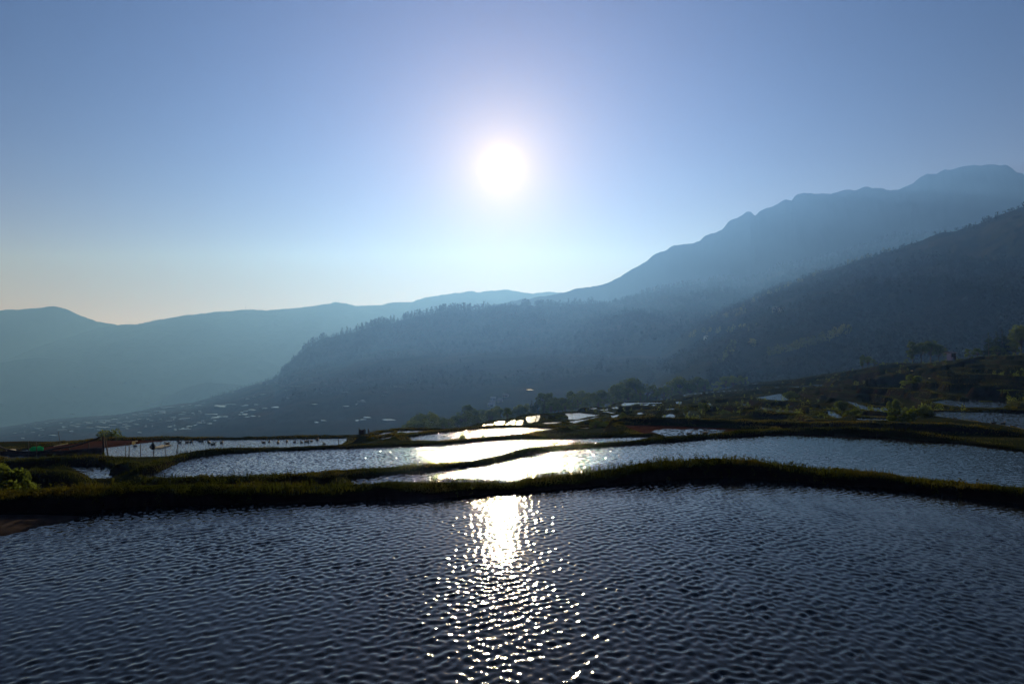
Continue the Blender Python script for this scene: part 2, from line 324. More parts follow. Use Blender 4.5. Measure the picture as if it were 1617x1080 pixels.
small = [
 (52, [(627, 684), (629, 680), (682, 679.5), (669, 681.2), (649, 683.7), (639, 685.5)]),
 (50, [(589.5, 688), (611, 682.3), (622, 682), (617, 684.2), (599, 687.2)]),
 (46, [(597, 693), (619, 689.3), (621, 690.3), (609, 692.2)]),
 (74, [(762, 672.5), (765, 670), (778, 669), (778, 672.5)]),
 (75, [(783, 672), (781, 666.2), (797, 665), (794, 671.3)]),
 (75, [(796, 672), (800.6, 668), (810.5, 663.2), (814, 663.2), (812.5, 665.8), (803, 671)]),
 (73, [(806, 671.7), (809, 668.6), (812.8, 668), (812.8, 670.7)]),
 (75, [(815.5, 672), (817, 664), (826, 663.2), (825, 671.3)]),
 (82, [(833, 667.6), (829.7, 659.8), (834, 657.3), (846, 657.3), (844, 666.2), (839, 668)]),
 (84, [(847, 665.8), (849, 658.3), (845, 656.2), (853, 655.2), (850, 665)]),
 (76, [(854, 667.8), (864, 667), (887, 666), (876, 669.5), (864, 669)]),
 (92, [(897, 663), (898, 658), (892, 652.6), (915.6, 652), (940, 654.6), (949.5, 655.7), (930, 658.4), (922, 660.4), (912, 662.8)]),
 (84, [(896, 666.6), (909, 669), (917, 665.4), (925, 663.6), (941, 660), (954.4, 657.6), (941, 658.3), (925, 662), (900, 665.2)]),
 (56, [(913, 675.6), (931.5, 674.8), (928, 676.7)]),
 (130, [(928.5, 645), (942.7, 644), (941, 645.9)]),
 (125, [(946.4, 646.5), (960, 645.5), (959, 648.2), (949.5, 648)]),
 (110, [(949.5, 649.3), (958, 649.5), (973, 652.7), (966.8, 653.3)]),
 (140, [(965.5, 643.4), (974.2, 642), (977.3, 644.9), (968, 645)]),
 (90, [(965, 655.8), (978, 654.4), (974, 658), (966.8, 661)]),
 (155, [(979.8, 638.5), (986.6, 636.2), (1023.7, 635.8), (1047, 635.2), (1042, 637), (1002.7, 637.8), (994, 640.2), (984, 641)]),
 (140, [(1009.5, 638.7), (1025, 638), (1022.4, 640.2)]),
 (132, [(1027.4, 639.6), (1036, 639), (1034.8, 641.4)]),
 (92, [(1004.5, 653.8), (1008.8, 651), (1021.2, 650), (1016.3, 653.8), (1010, 655)]),
 (92, [(986.6, 654.6), (994.6, 653.2), (992, 655.8)]),
 (74, [(1046, 657.2), (1058, 653.3), (1065.7, 654.4), (1065, 658.8), (1048.4, 658.8)]),
 (104, [(1048.4, 646), (1065.7, 644.4), (1064.5, 647.1), (1053.4, 647.1)]),
 (76, [(1074, 643.7), (1079.8, 643.7), (1091, 648), (1100.8, 648), (1105, 658.5), (1083.5, 658), (1077.3, 649.3)]),
 (118, [(1114.4, 636.3), (1126.8, 637.5), (1124.3, 640), (1118, 640)]),
 (135, [(1066.8, 634.6), (1076, 633.5), (1074.8, 638), (1068.6, 637.5)]),
 (118, [(1192.3, 627.6), (1218.3, 624), (1233, 621.4), (1237, 626.4), (1245.5, 631.3), (1235.6, 632.6), (1208.4, 630)]),
 (76, [(1197.3, 642.8), (1227, 645.5), (1259, 648.6), (1278, 654.6), (1261, 652.8), (1244.7, 651), (1220, 649), (1208.4, 646.4)]),
 (225, [(1184.3, 606.6), (1197.3, 604.3), (1193.6, 606.8)]),
 (230, [(1172, 608.3), (1183, 607.6), (1178, 609)]),
 (100, [(1171.3, 637.4), (1182, 638), (1180, 640), (1173, 639.6)]),
 (66, [(1300.4, 651.5), (1305.3, 649), (1314, 649.7), (1325, 655.2), (1331.3, 660.2), (1325, 662), (1311.5, 657)]),
 (80, [(1335, 631.7), (1345, 631.7), (1356, 639), (1374.6, 642.7), (1403, 645), (1403, 649.7), (1368.4, 647.8), (1356, 645.3)]),
 (57, [(1350, 660), (1403, 661.4), (1403, 663.8), (1358.5, 663.3)]),
 (150, [(1282, 607.8), (1301.6, 607), (1294, 610.7)]),
 (140, [(1351, 603.4), (1367, 602.7), (1364.7, 606.4), (1356, 605.8)]),
 (122, [(1368.4, 610), (1400, 610.2), (1430, 611.3), (1430, 613), (1374.6, 611.8)]),
 (155, [(1220, 610.7), (1231, 611), (1227.4, 612.6)]),
 (150, [(1265.8, 609.2), (1279.4, 609.2), (1277, 610.8)]),
 (152, [(1240.4, 610), (1262.7, 610), (1261, 611.8)]),
 (54, [(1467, 654.8), (1479.5, 650.2), (1617, 651), (1760, 653), (1760, 684), (1617, 678), (1593.6, 673.2), (1575, 670), (1522, 663)]),
 (72, [(1471.3, 635.5), (1487.6, 632.4), (1526.3, 626.6), (1583.4, 626.6), (1591.5, 638.5), (1583.4, 644.5), (1522, 644.5), (1491.7, 639.6)]),
 (39, [(1500, 683.4), (1542.6, 684.4), (1617, 693), (1680, 700), (1680, 706), (1617, 699), (1563, 692.5)]),
]
for k in range(14):       # string of small paddies along the hazy ledge
    uu = 1080 + k * 9.0; vv = 624.5 - 10.5 * (k / 13) ** 0.75
    small.append((215, [(uu - 3.2, vv + 0.2), (uu - 1, vv - 0.8), (uu + 3.2, vv - 0.9), (uu + 1.5, vv + 0.5)]))
for d_, poly in small:
    um = sum(p[0] for p in poly) / len(poly)
    pond(poly, d=d_, m='water_calm' if um > 1150 else 'water_far')

# ------------------------------------------------------------------ ground: one terraced height field on a polar grid
STN = {  # station u -> [(distance, 'v' row or 'z' height)]
 -1200: [(2, 'z', -.4), (9, 'z', -.4), (16, 'z', -1.0), (25, 'z', -2.6), (40, 'z', -5.3), (52, 'z', -6.2), (58, 'z', -6.6), (75, 'z', -12), (150, 'z', -45), (420, 'z', -165)],
 0: [(2, 'z', -.4), (10.5, 'z', -.4), (13.5, 'z', -.6), (16, 'z', -1.2), (24, 'z', -2.9), (30, 'z', -3.4), (40, 'z', -5.4), (46, 'z', -6.2), (56, 'z', -6.5), (75, 'z', -12), (150, 'z', -45), (420, 'z', -165)],
 500: [(2, 'z', -.4), (10.5, 'z', -.4), (13.5, 'z', -.6), (16, 'z', -1.6), (24, 'z', -2.8), (36, 'z', -3.4), (46, 'z', -6.1), (56, 'z', -6.6), (75, 'z', -12), (150, 'z', -42), (420, 'z', -160)],
 600: [(2, 'z', -.4), (11, 'z', -.4), (14, 'z', -.6), (16, 'z', -1.6), (24, 'z', -2.8), (36, 'z', -3.2), (43, 'v', 694), (52, 'v', 685), (60, 'v', 684), (80, 'v', 690), (150, 'z', -30), (420, 'z', -150)],
 700: [(2, 'z', -.4), (11, 'z', -.4), (14, 'z', -.6), (16, 'z', -1.6), (24, 'z', -2.8), (36, 'z', -3.2), (44, 'z', -4.2), (52, 'v', 680), (70, 'v', 676), (90, 'v', 680), (200, 'v', 682), (300, 'z', -55), (420, 'z', -140)],
 800: [(2, 'z', -.4), (11, 'z', -.4), (14, 'z', -.6), (16, 'z', -1.6), (26, 'z', -2.8), (36, 'z', -3.2), (44, 'z', -4.2), (52, 'v', 677), (72, 'v', 671), (80, 'v', 664), (95, 'v', 664), (200, 'v', 668), (300, 'z', -50), (420, 'z', -140)],
 880: [(2, 'z', -.4), (11, 'z', -.4), (14, 'z', -.6), (16, 'z', -1.6), (26, 'z', -2.8), (38, 'z', -3.2), (48, 'v', 681), (60, 'v', 673), (76, 'v', 667), (92, 'v', 655), (108, 'v', 650.5), (200, 'v', 655), (300, 'z', -44), (420, 'z', -130)],
 1000: [(2, 'z', -.4), (12, 'z', -.4), (15, 'z', -.6), (18, 'z', -1.6), (28, 'z', -2.6), (38, 'z', -3.1), (48, 'v', 675), (60, 'v', 666), (76, 'v', 658), (95, 'v', 652), (130, 'v', 640), (165, 'v', 634), (240, 'v', 640), (300, 'z', -38), (420, 'z', -120)],
 1100: [(2, 'z', -.4), (12, 'z', -.4), (15, 'z', -.6), (18, 'z', -1.6), (28, 'z', -2.6), (36, 'z', -3.0), (48, 'v', 672), (58, 'v', 663), (75, 'v', 656), (110, 'v', 639), (150, 'v', 632), (215, 'v', 622), (240, 'v', 621), (320, 'z', -32), (420, 'z', -90)],
 1200: [(2, 'z', -.4), (12, 'z', -.4), (15, 'z', -.6), (18, 'z', -1.6), (28, 'z', -2.4), (36, 'z', -3.0), (48, 'v', 673), (56, 'v', 665), (78, 'v', 646), (117, 'v', 628), (160, 'v', 616), (215, 'v', 608), (260, 'v', 603), (320, 'z', -20), (420, 'z', -70)],
 1300: [(2, 'z', -.4), (12, 'z', -.4), (15, 'z', -.6), (18, 'z', -1.6), (27, 'z', -2.4), (36, 'z', -3.0), (48, 'v', 673), (54, 'v', 667), (66, 'v', 656), (80, 'v', 640), (110, 'v', 622), (140, 'v', 609), (175, 'v', 597), (210, 'v', 590), (320, 'z', -16), (420, 'z', -60)],
 1400: [(2, 'z', -.4), (12, 'z', -.4), (15, 'z', -.6), (18, 'z', -1.6), (27, 'z', -2.2), (36, 'z', -2.8), (47, 'v', 674), (52, 'v', 668), (62, 'v', 656), (80, 'v', 643), (90, 'v', 629), (100, 'v', 617), (112, 'v', 604), (126, 'v', 593), (142, 'v', 584), (160, 'v', 577), (178, 'v', 573), (320, 'z', -12), (420, 'z', -50)],
 1500: [(2, 'z', -.4), (10, 'z', -.4), (14, 'z', -.6), (18, 'z', -1.6), (26, 'z', -2.2), (36, 'z', -2.9), (45, 'v', 672), (54, 'v', 657), (66, 'v', 645), (74, 'v', 634), (82, 'v', 619), (90, 'v', 605), (100, 'v', 590), (112, 'v', 579), (124, 'v', 571), (138, 'v', 567.5), (300, 'z', -8), (420, 'z', -40)],
 1617: [(2, 'z', -.4), (10, 'z', -.4), (14, 'z', -.6), (18, 'z', -1.6), (26, 'z', -2.2), (36, 'z', -2.9), (45, 'v', 680), (54, 'v', 660), (66, 'v', 642), (74, 'v', 628), (82, 'v', 606), (92, 'v', 587), (104, 'v', 572), (117, 'v', 562), (132, 'v', 558), (300, 'z', -6), (420, 'z', -34)],
 1950: [(2, 'z', -.4), (9, 'z', -.4), (13, 'z', -.6), (17, 'z', -1.6), (26, 'z', -2.2), (36, 'z', -2.9), (45, 'v', 680), (54, 'v', 655), (74, 'v', 615), (115, 'v', 570), (165, 'v', 540), (200, 'v', 534), (300, 'z', 1), (420, 'z', -20)],
 2900: [(2, 'z', -.4), (9, 'z', -.4), (13, 'z', -.6), (17, 'z', -1.6), (26, 'z', -2.2), (36, 'z', -2.9), (45, 'v', 660), (74, 'v', 600), (115, 'v', 550), (165, 'v', 520), (200, 'v', 515), (300, 'z', 6), (420, 'z', 0)],
}
NU, ND = 1100, 980
GU = np.concatenate([np.linspace(-700, -20, 130, endpoint=False), np.linspace(-20, 1640, NU - 260, endpoint=False), np.linspace(1640, 2500, 130)])
GD = np.concatenate([np.linspace(2.2, 8.5, 30, endpoint=False), np.exp(np.linspace(math.log(8.5), math.log(70), 640, endpoint=False)), np.exp(np.linspace(math.log(70), math.log(420), ND - 670))])
US = sorted(STN)
Zs = []
for u in US:
    dd = np.array([p[0] for p in STN[u]], float)
    zz = np.array([p[2] if p[1] == 'z' else CAMZ - (p[2] - CY) / F * p[0] for p in STN[u]])
    Zs.append(np.interp(np.log(GD), np.log(dd), zz))
Zs = np.array(Zs)
idx = np.clip(np.searchsorted(US, GU) - 1, 0, len(US) - 2)
tt = (GU - np.array(US)[idx]) / (np.array(US)[idx + 1] - np.array(US)[idx])
BASE = (Zs[idx] * (1 - tt)[:, None] + Zs[idx + 1] * tt[:, None]).T       # [d, u]
XX = (GU[None, :] - CX) / F * GD[:, None]; YY = np.repeat(GD[:, None], NU, 1)
BASE = BASE + fbm(XX * 0.25, YY * 0.25, 3, 3) * 0.10
# contour terraces on the farther slopes
step = 0.62
tq = BASE / step + fbm(XX * 0.03, YY * 0.03, 2, 11) * 0.8
fr = tq - np.floor(tq)
TERR = BASE - (fr - smooth(0.80, 1.0, fr)) * step
RIM = (fr > 0.93) | (fr < 0.10)
w_t = smooth(50, 62, YY) * (1 - smooth(300, 360, YY))
GZ = BASE * (1 - w_t) + TERR * w_t

def seg_dist(px, py, poly, closed=True):
    """distance to polyline and interpolated index"""
    best = np.full(px.shape, 1e9); par = np.zeros(px.shape)
    n = len(poly); m = n if closed else n - 1
    for i in range(m):
        ax, ay = poly[i][0], poly[i][1]; bx, by = poly[(i + 1) % n][0], poly[(i + 1) % n][1]
        ex, ey = bx - ax, by - ay; L = ex * ex + ey * ey + 1e-12
        t = np.clip(((px - ax) * ex + (py - ay) * ey) / L, 0, 1)
        d = np.hypot(px - ax - t * ex, py - ay - t * ey)
        k = d < best; best = np.where(k, d, best); par = np.where(k, i + t, par)
    return best, par
def inside(px, py, poly):
    c = np.zeros(px.shape, bool); n = len(poly); j = n - 1
    for i in range(n):
        xi, yi = poly[i][0], poly[i][1]; xj, yj = poly[j][0], poly[j][1]
        c ^= ((yi > py) != (yj > py)) & (px < (xj - xi) * (py - yi) / (yj - yi + 1e-12) + xi)
        j = i
    return c
bestd = np.full(GZ.shape, 1e9); bestz = np.zeros(GZ.shape); inmask = np.zeros(GZ.shape, bool); inz = np.zeros(GZ.shape)
for p in PONDS:
    w = np.array([at(u, v, p['z']) for u, v in p['poly']]); p['w'] = w
    dm = w[:, 1].mean(); R = 0.9 + 0.022 * dm; p['R'] = R
    i0, i1 = np.searchsorted(GD, w[:, 1].min() - R), np.searchsorted(GD, w[:, 1].max() + R)
    uu = np.array([q[0] for q in p['poly']]); pad = R * F / max(3.0, w[:, 1].min())
    j0, j1 = np.searchsorted(GU, uu.min() - pad), np.searchsorted(GU, uu.max() + pad)
    sl = (slice(max(0, i0 - 1), i1 + 1), slice(max(0, j0 - 1), j1 + 1))
    px, py = XX[sl], YY[sl]
    dist, _ = seg_dist(px, py, w); ins = inside(px, py, w)
    nd = np.where(ins, 0, dist / R)
    k = nd < bestd[sl]
    bestz[sl] = np.where(k, p['z'], bestz[sl]); bestd[sl] = np.where(k, nd, bestd[sl])
    inmask[sl] |= ins; inz[sl] = np.where(ins, p['z'] - 0.05 - np.clip(dist, 0, 0.4) * 0.4, inz[sl])
near_w = 1 - smooth(0.35, 1.0, bestd)
rim = 0.09 + 0.0003 * YY
zr = bestz + rim * smooth(0.0, 0.12, bestd) + 0.04 * fbm(XX * 1.3, YY * 1.3, 3, 21)
GZ = np.where(bestd < 1, zr * near_w + GZ * (1 - near_w), GZ)
GZ = np.where(inmask, inz, GZ)
# lesser banks of the middle terraces: (crest in photo pixels, height of the dark face in pixels)
LESSER = [
 ([(1208, 633), (1245, 633), (1289, 637.3)], 7), ([(1177, 648), (1214, 650.5), (1263, 654.5), (1282, 661)], 7), ([(1267, 618), (1279, 620.6), (1300, 624.3)], 4), ([(1279, 614.4), (1297, 617), (1314, 617), (1356, 622)], 8),
 ([(1362, 612), (1420, 613.8), (1434, 614)], 9), ([(1356, 623), (1378, 623), (1403, 627)], 7), ([(1374, 635.5), (1399, 637.3)], 2), ([(1345, 646.5), (1380, 649.3), (1405, 651)], 7),
 ([(1412, 616), (1440, 619.2), (1467, 621), (1487, 619.5), (1522, 626.3)], 5), ([(1434, 606), (1467, 604), (1491, 602), (1506, 606), (1542, 605)], 7), ([(1542, 609), (1580, 610), (1617, 611), (1700, 612)], 12),
 ([(1477, 640.6), (1494, 638.8), (1518, 644.8), (1560, 645.5), (1617, 647), (1700, 648)], 3), ([(1589, 618), (1600, 616), (1617, 618), (1680, 616)], 10),
 ([(1542, 563), (1580, 562), (1617, 561), (1700, 561)], 3), ([(1573, 568), (1617, 569), (1700, 570)], 4), ([(1530, 576), (1559, 575.4), (1617, 578.4), (1700, 579)], 5), ([(1522, 581.5), (1570, 583), (1617, 583.5), (1700, 586)], 5), ([(1500, 589), (1542, 590.7), (1617, 594.7), (1700, 597)], 6), ([(1490, 595), (1514, 595.8), (1563, 598), (1617, 602), (1700, 605)], 5),
 ([(1451, 585.6), (1485, 578.4), (1514, 571.3), (1540, 563)], 4), ([(1430, 592), (1470, 588), (1500, 584)], 4),
 ([(1110, 633.2), (1134, 631.3), (1153, 628.5), (1180, 627)], 4), ([(1120, 640.6), (1159, 641), (1184, 641.5)], 8), ([(1075, 640.9), (1103, 640.6)], 3), ([(1186, 630), (1221, 633.2), (1260, 634)], 7),
 ([(957, 648.8), (979, 646)], 5), ([(981, 642), (1007, 641.2), (1040, 642), (1054, 643.3)], 6), ([(986, 657), (992, 656), (1020, 654.6), (1045, 657.5)], 3), ([(905, 670), (925, 666.5), (945, 662)], 3), ([(985, 650), (1010, 647.5), (1045, 648.5)], 4),
 ([(1300, 603), (1340, 599), (1380, 598), (1430, 600)], 4), ([(1300, 610.5), (1330, 609.5), (1360, 608)], 4), ([(1230, 613.5), (1262, 612.5), (1282, 611.5)], 4), ([(1310, 628), (1335, 627), (1360, 630)], 5), ([(1260, 640), (1285, 643), (1300, 648)], 5),
 ([(1080, 627), (1110, 621.5), (1140, 617), (1180, 613), (1230, 607), (1290, 600), (1330, 595)], 3), ([(1150, 622), (1200, 616), (1260, 609.5)], 3), ([(1190, 611), (1240, 602.5), (1300, 594)], 3), ([(1340, 592), (1400, 583), (1450, 576)], 4), ([(1330, 588), (1380, 579), (1430, 573.5)], 3)]
BASEV = CY + (CAMZ - BASE) / YY * F
for crest, hgt in LESSER:
    us_ = np.linspace(crest[0][0], crest[-1][0], 26); vs_ = pick(crest, us_) + fbm(us_ * .05, us_ * 0, 2, 3) * 1.2; pl = []
    for u_, v_ in zip(us_, vs_):
        j_ = int(np.clip(np.searchsorted(GU, u_), 0, NU - 1)); col = BASEV[:, j_]; lo = np.searchsorted(GD, 46)
        hit = np.nonzero(col[lo:] < v_ + hgt)[0]
        if len(hit) == 0: continue
        d_ = GD[lo + hit[0]]
        if d_ > 260: continue
        pl.append(((u_ - CX) / F * d_, d_, CAMZ - (v_ - CY) / F * d_))
    if len(pl) > 3:
        pl = np.array(pl); k5 = np.ones(5) / 5; pl[2:-2, 1] = np.convolve(pl[:, 1], k5, 'valid')
        BUNDS.append((pl, 0.25 + .002 * pl[:, 1].mean(), 1.8))
# the banks
bnoise = fbm(XX * 1.1, YY * 1.1, 4, 5); bfine = fbm(XX * 5, YY * 5, 3, 8)
ONBUND = np.zeros(GZ.shape, bool)
for pts, hw, slope in BUNDS:
    i0, i1 = np.searchsorted(GD, pts[:, 1].min() - 3.5), np.searchsorted(GD, pts[:, 1].max() + 4)
    px_u = CX + F * pts[:, 0] / pts[:, 1]
    j0, j1 = np.searchsorted(GU, px_u.min() - 60), np.searchsorted(GU, px_u.max() + 60)
    sl = (slice(max(0, i0), i1), slice(max(0, j0), j1))
    dist, par = seg_dist(XX[sl], YY[sl], pts, closed=False)
    k0 = np.clip(par.astype(int), 0, len(pts) - 2); ft = par - k0
    zc = pts[k0, 2] * (1 - ft) + pts[k0 + 1, 2] * ft
    nz = bnoise[sl]; dd = dist + 0.17 * nz + 0.05 * bfine[sl]; zc = zc + 0.05 * fbm(XX[sl] * 0.45, YY[sl] * 0.2, 2, 15)
    zb = zc - np.clip(dd - hw, 0, None) * slope - 0.06 * np.clip(dd / hw, 0, 1) ** 2 + 0.07 * nz * (hw / .35) + 0.03 * bfine[sl]
    up = zb > GZ[sl]
    GZ[sl] = np.where(up, zb, GZ[sl]); ONBUND[sl] |= up
# keep the paddies of the far terraces open to view over the slopes in front of them
for p in PONDS:
    w = p['w']
    if w[:, 1].mean() < 45: continue
    pu = np.array([q[0] for q in p['poly']]); pvv = np.array([q[1] for q in p['poly']])
    for j in range(np.searchsorted(GU, pu.min() + .3), np.searchsorted(GU, pu.max() - .3)):
        us_c = GU[j]; rows_ = []
        for a_ in range(len(pu)):
            b_i = (a_ + 1) % len(pu)
            if (pu[a_] - us_c) * (pu[b_i] - us_c) <= 0 and pu[a_] != pu[b_i]:
                rows_.append(pvv[a_] + (pvv[b_i] - pvv[a_]) * (us_c - pu[a_]) / (pu[b_i] - pu[a_]))
        if not rows_: continue
        vb_ = max(rows_) + 0.25; dn_ = F * (CAMZ - p['z']) / (vb_ - CY)
        i0 = np.searchsorted(GD, 44); i1 = np.searchsorted(GD, dn_)
        if i1 > i0:
            cap = CAMZ - (vb_ - CY) / F * GD[i0:i1]
            GZ[i0:i1, j] = np.minimum(GZ[i0:i1, j], cap)
WET = inmask & ~ONBUND
WET |= (YY < 14.5) & (GZ < -0.02)
EDGE = (RIM & (w_t > 0.5) & ~inmask) | ONBUND | ((bestd < 0.5) & ~inmask)
_r = np.arange(ND * NU).reshape(ND, NU)
quads = np.stack([_r[:-1, :-1], _r[:-1, 1:], _r[1:, 1:], _r[1:, :-1]], -1).reshape(-1, 4)
ground = mesh_np('ground', np.stack([XX, YY, GZ], -1).reshape(-1, 3), quads, M['ground'], smooth=True)
tag(ground, kind='structure')
def ground_z(x, y):
    x = np.asarray(x, float); y = np.asarray(y, float)
    u = CX + F * x / y
    fj = np.interp(u, GU, np.arange(NU)); fi = np.interp(y, GD, np.arange(ND))
    i = np.clip(fi.astype(int), 0, ND - 2); j = np.clip(fj.astype(int), 0, NU - 2); a = fi - i; b = fj - j
    return (GZ[i, j] * (1 - b) + GZ[i, j + 1] * b) * (1 - a) + (GZ[i + 1, j] * (1 - b) + GZ[i + 1, j + 1] * b) * a
def wet_at(x, y):
    u = CX + F * x / y
    j = np.clip(np.rint(np.interp(u, GU, np.arange(NU))).astype(int), 0, NU - 1); i = np.clip(np.rint(np.interp(y, GD, np.arange(ND))).astype(int), 0, ND - 1)
    return WET[i, j]
# the bank the photographer stands on
vb = [(-60, -40, 1.5), (60, -40, 1.5), (60, 1.0, 1.5), (-60, 1.0, 1.5), (-60, 2.6, -.5), (60, 2.6, -.5)]
tag(mesh_py('ground', vb, [(0, 1, 2, 3), (3, 2, 5, 4)], M['ground']), kind='structure')
# valley floor under everything, out to the horizon
tag(mesh_py('valley_floor', [(-6900, -60, -350), (6900, -60, -350), (6900, 5600, -350), (-6900, 5600, -350)], [(0, 1, 2, 3)], M['hill']), kind='structure')

# ------------------------------------------------------------------ water
def waves(x, y, seed, n, lam0, lam1, crest_deg, spread, slope):
    r = np.random.default_rng(seed)
    z = np.zeros_like(x); sx = 0
    comps = []
    for i in range(n):
        lam = math.exp(r.uniform(math.log(lam0), math.log(lam1)))
        th = math.radians(crest_deg + 90 + r.normal(0, spread))
        k = 2 * math.pi / lam; wgt = math.exp(-((math.log(lam) - math.log(math.sqrt(lam0 * lam1))) / 0.55) ** 2)
        comps.append((k * math.cos(th), k * math.sin(th), r.uniform(0, 6.283), wgt / k))
    tot = math.sqrt(sum(0.5 * (c[3] * math.hypot(c[0], c[1])) ** 2 for c in comps))
    for kx, ky, ph, a in comps: z += a * np.sin(kx * x + ky * y + ph)
    return z * slope / tot
wu = np.linspace(-700, 2400, 1750); wd = np.exp(np.linspace(math.log(2.3), math.log(14.6), 620))
wx = (wu[None] - CX) / F * wd[:, None]; wy = np.repeat(wd[:, None], len(wu), 1)
wind = np.clip(0.80 + 0.75 * fbm(wx * 0.28 + wy * .12, wy * 0.45, 3, 31), .25, 1.3)
fade = 1 - smooth(0.0, 0.8, (8.2 - wx * 0 - wy * 0) * 0)
wz = waves(wx, wy, 1, 46, 0.095, 0.205, 24, 13, 0.090) * wind
wz += waves(wx, wy, 2, 44, 0.085, 0.165, 35, 62, 0.140) * wind
wz += waves(wx, wy, 3, 26, 0.09, 0.18, -38, 12, 0.070) * (0.35 + 0.65 * smooth(-1, 4, wx))
_r = np.arange(wx.size).reshape(wx.shape)
wq = np.stack([_r[:-1, :-1], _r[:-1, 1:], _r[1:, 1:], _r[1:, :-1]], -1).reshape(-1, 4)
# leave out the quads that lie well under the bank
crest_d = np.interp(CX + F * wx.ravel() / wy.ravel(), CX + F * BUNDS[0][0][:, 0] / BUNDS[0][0][:, 1], BUNDS[0][0][:, 1])
keep = (wy.ravel()[wq] < crest_d[wq] - 0.05).all(1)
tag(mesh_np('paddy_water', np.stack([wx, wy, wz], -1).reshape(-1, 3), wq[keep], M['water_near'], smooth=True), kind='structure')
def grow(w, r):
    """push a world polygon outwards by about r"""
    c = w[:, :2]; n = len(c); area = 0.5 * sum(c[i][0] * c[(i + 1) % n][1] - c[(i + 1) % n][0] * c[i][1] for i in range(n)); s = 1 if area > 0 else -1
    out = []
    for i in range(n):
        a, b, d = c[i - 1], c[i], c[(i + 1) % n]
        e1 = (b - a) / (np.linalg.norm(b - a) + 1e-9); e2 = (d - b) / (np.linalg.norm(d - b) + 1e-9)
        nn = np.array([e1[1] + e2[1], -(e1[0] + e2[0])]) * s; L = np.linalg.norm(nn)
        out.append(b + nn / L * r if L > 0.3 else b)
    return np.array(out)
import bmesh
def sheet(name, poly_xy, z, m):
    bm = bmesh.new(); vs = [bm.verts.new((x, y, z)) for x, y in poly_xy]
    f = bm.faces.new(vs); f.normal_update()
    if f.normal.z < 0: f.normal_flip()
    bmesh.ops.triangulate(bm, faces=[f])
    me = bpy.data.meshes.new(name); bm.to_mesh(me); bm.free(); me.materials.append(m)
    o = bpy.data.objects.new(name, me); COL.objects.link(o); return o
for p in PONDS:
    w = p['w']; dm = w[:, 1].mean()
    if p['m'] == 'mud':
        tag(sheet('mud', grow(w, 0.2), p['z'] - 0.01, M['mud']), kind='structure'); continue
    if p['m'] == 'water_mid' and p['z'] > -3:       # the two broad paddies: real wind ripples
        g_ = grow(w, 0.2); uu = np.array([q[0] for q in p['poly']])
        gu = np.linspace(max(-200, uu.min() - 12), min(2000, uu.max() + 12), 1500 if p['z'] > -2 else 1000); gd = np.exp(np.linspace(math.log(w[:, 1].min() - .3), math.log(w[:, 1].max() + .4), 430 if p['z'] > -2 else 300))
        px = (gu[None] - CX) / F * gd[:, None]; py = np.repeat(gd[:, None], len(gu), 1)
        wind_ = np.clip(0.95 + 0.5 * fbm(px * .2 + py * .08, py * .35, 3, 37), .4, 1.4)
        if p['z'] > -2: wind_ = wind_ * (1 - 0.80 * smooth(5, 14, px + 5 * fbm(px * .15, py * .15, 3, 38)))
        pz_ = waves(px, py, 11, 44, 0.20, 0.46, 20, 26, 0.06) * wind_ + waves(px, py, 12, 36, 0.18, 0.34, 60, 50, 0.11) * wind_
        ok = inside(px.ravel(), py.ravel(), g_)
        r_ = np.arange(px.size).reshape(px.shape); q_ = np.stack([r_[:-1, :-1], r_[:-1, 1:], r_[1:, 1:], r_[1:, :-1]], -1).reshape(-1, 4); q_ = q_[ok[q_].any(1)]
        us_, inv = np.unique(q_, return_inverse=True)
        tag(mesh_np('paddy_water', np.stack([px.ravel()[us_], py.ravel()[us_], pz_.ravel()[us_] + p['z']], 1), inv.reshape(-1, 4), M['water_wave'], smooth=True), kind='structure'); continue
    tag(sheet('paddy_water', grow(w, 0.15 + 0.002 * dm), p['z'], M[p['m']]), kind='structure')
W5 = [(1028.6, 681.6), (1033.6, 679.4), (1048.4, 677.4), (1075, 677.6), (1100, 677.3), (1113, 677), (1146.6, 679), (1139, 684.5), (1109.5, 687), (1060, 690), (1048.4, 690), (1040, 685)]
tag(sheet('paddy_water', [at(u, v, -3.0)[:2] for u, v in W5], -3.0, M['water_calm']), kind='structure')
# mud shore at the near left corner and the bared mud behind the duck pond
def mound(name, px, z, h, m, n=26):
    w = np.array([at(u, v, z)[:2] for u, v in px]); c = w.mean(0)
    vs, fs = [], []
    rings = 5
    for r in range(rings):
        t = r / (rings - 1)
        for q in w:
            xy = q * (1 - t * 0.9) + c * t * 0.9
            vs.append((xy[0], xy[1], z - 0.03 + (h + 0.03) * math.sin(t * math.pi / 2) * (0.8 + 0.4 * random.random())))
    k = len(w)
    for r in range(rings - 1):
        for i in range(k): fs.append((r * k + i, r * k + (i + 1) % k, (r + 1) * k + (i + 1) % k, (r + 1) * k + i))
    fs.append(tuple((rings - 1) * k + i for i in range(k)))
    o = mesh_py(name, vs, fs, m, smooth=True)
    return tag(o, kind='structure')
mound('mud', [(-160, 868), (-60, 862), (0, 848), (30, 843), (62, 835), (100, 826), (132, 819), (150, 812), (60, 808), (-160, 812)], 0.0, 0.07, M['mud_grey'])
mound('mud', [(30, 716), (90, 713), (150, 709.5), (172, 707), (215, 701.5), (245, 698), (274, 695.3), (274, 694.4), (200, 694), (150, 695), (100, 700), (40, 708)], -6.0, 0.12, M['mud'])

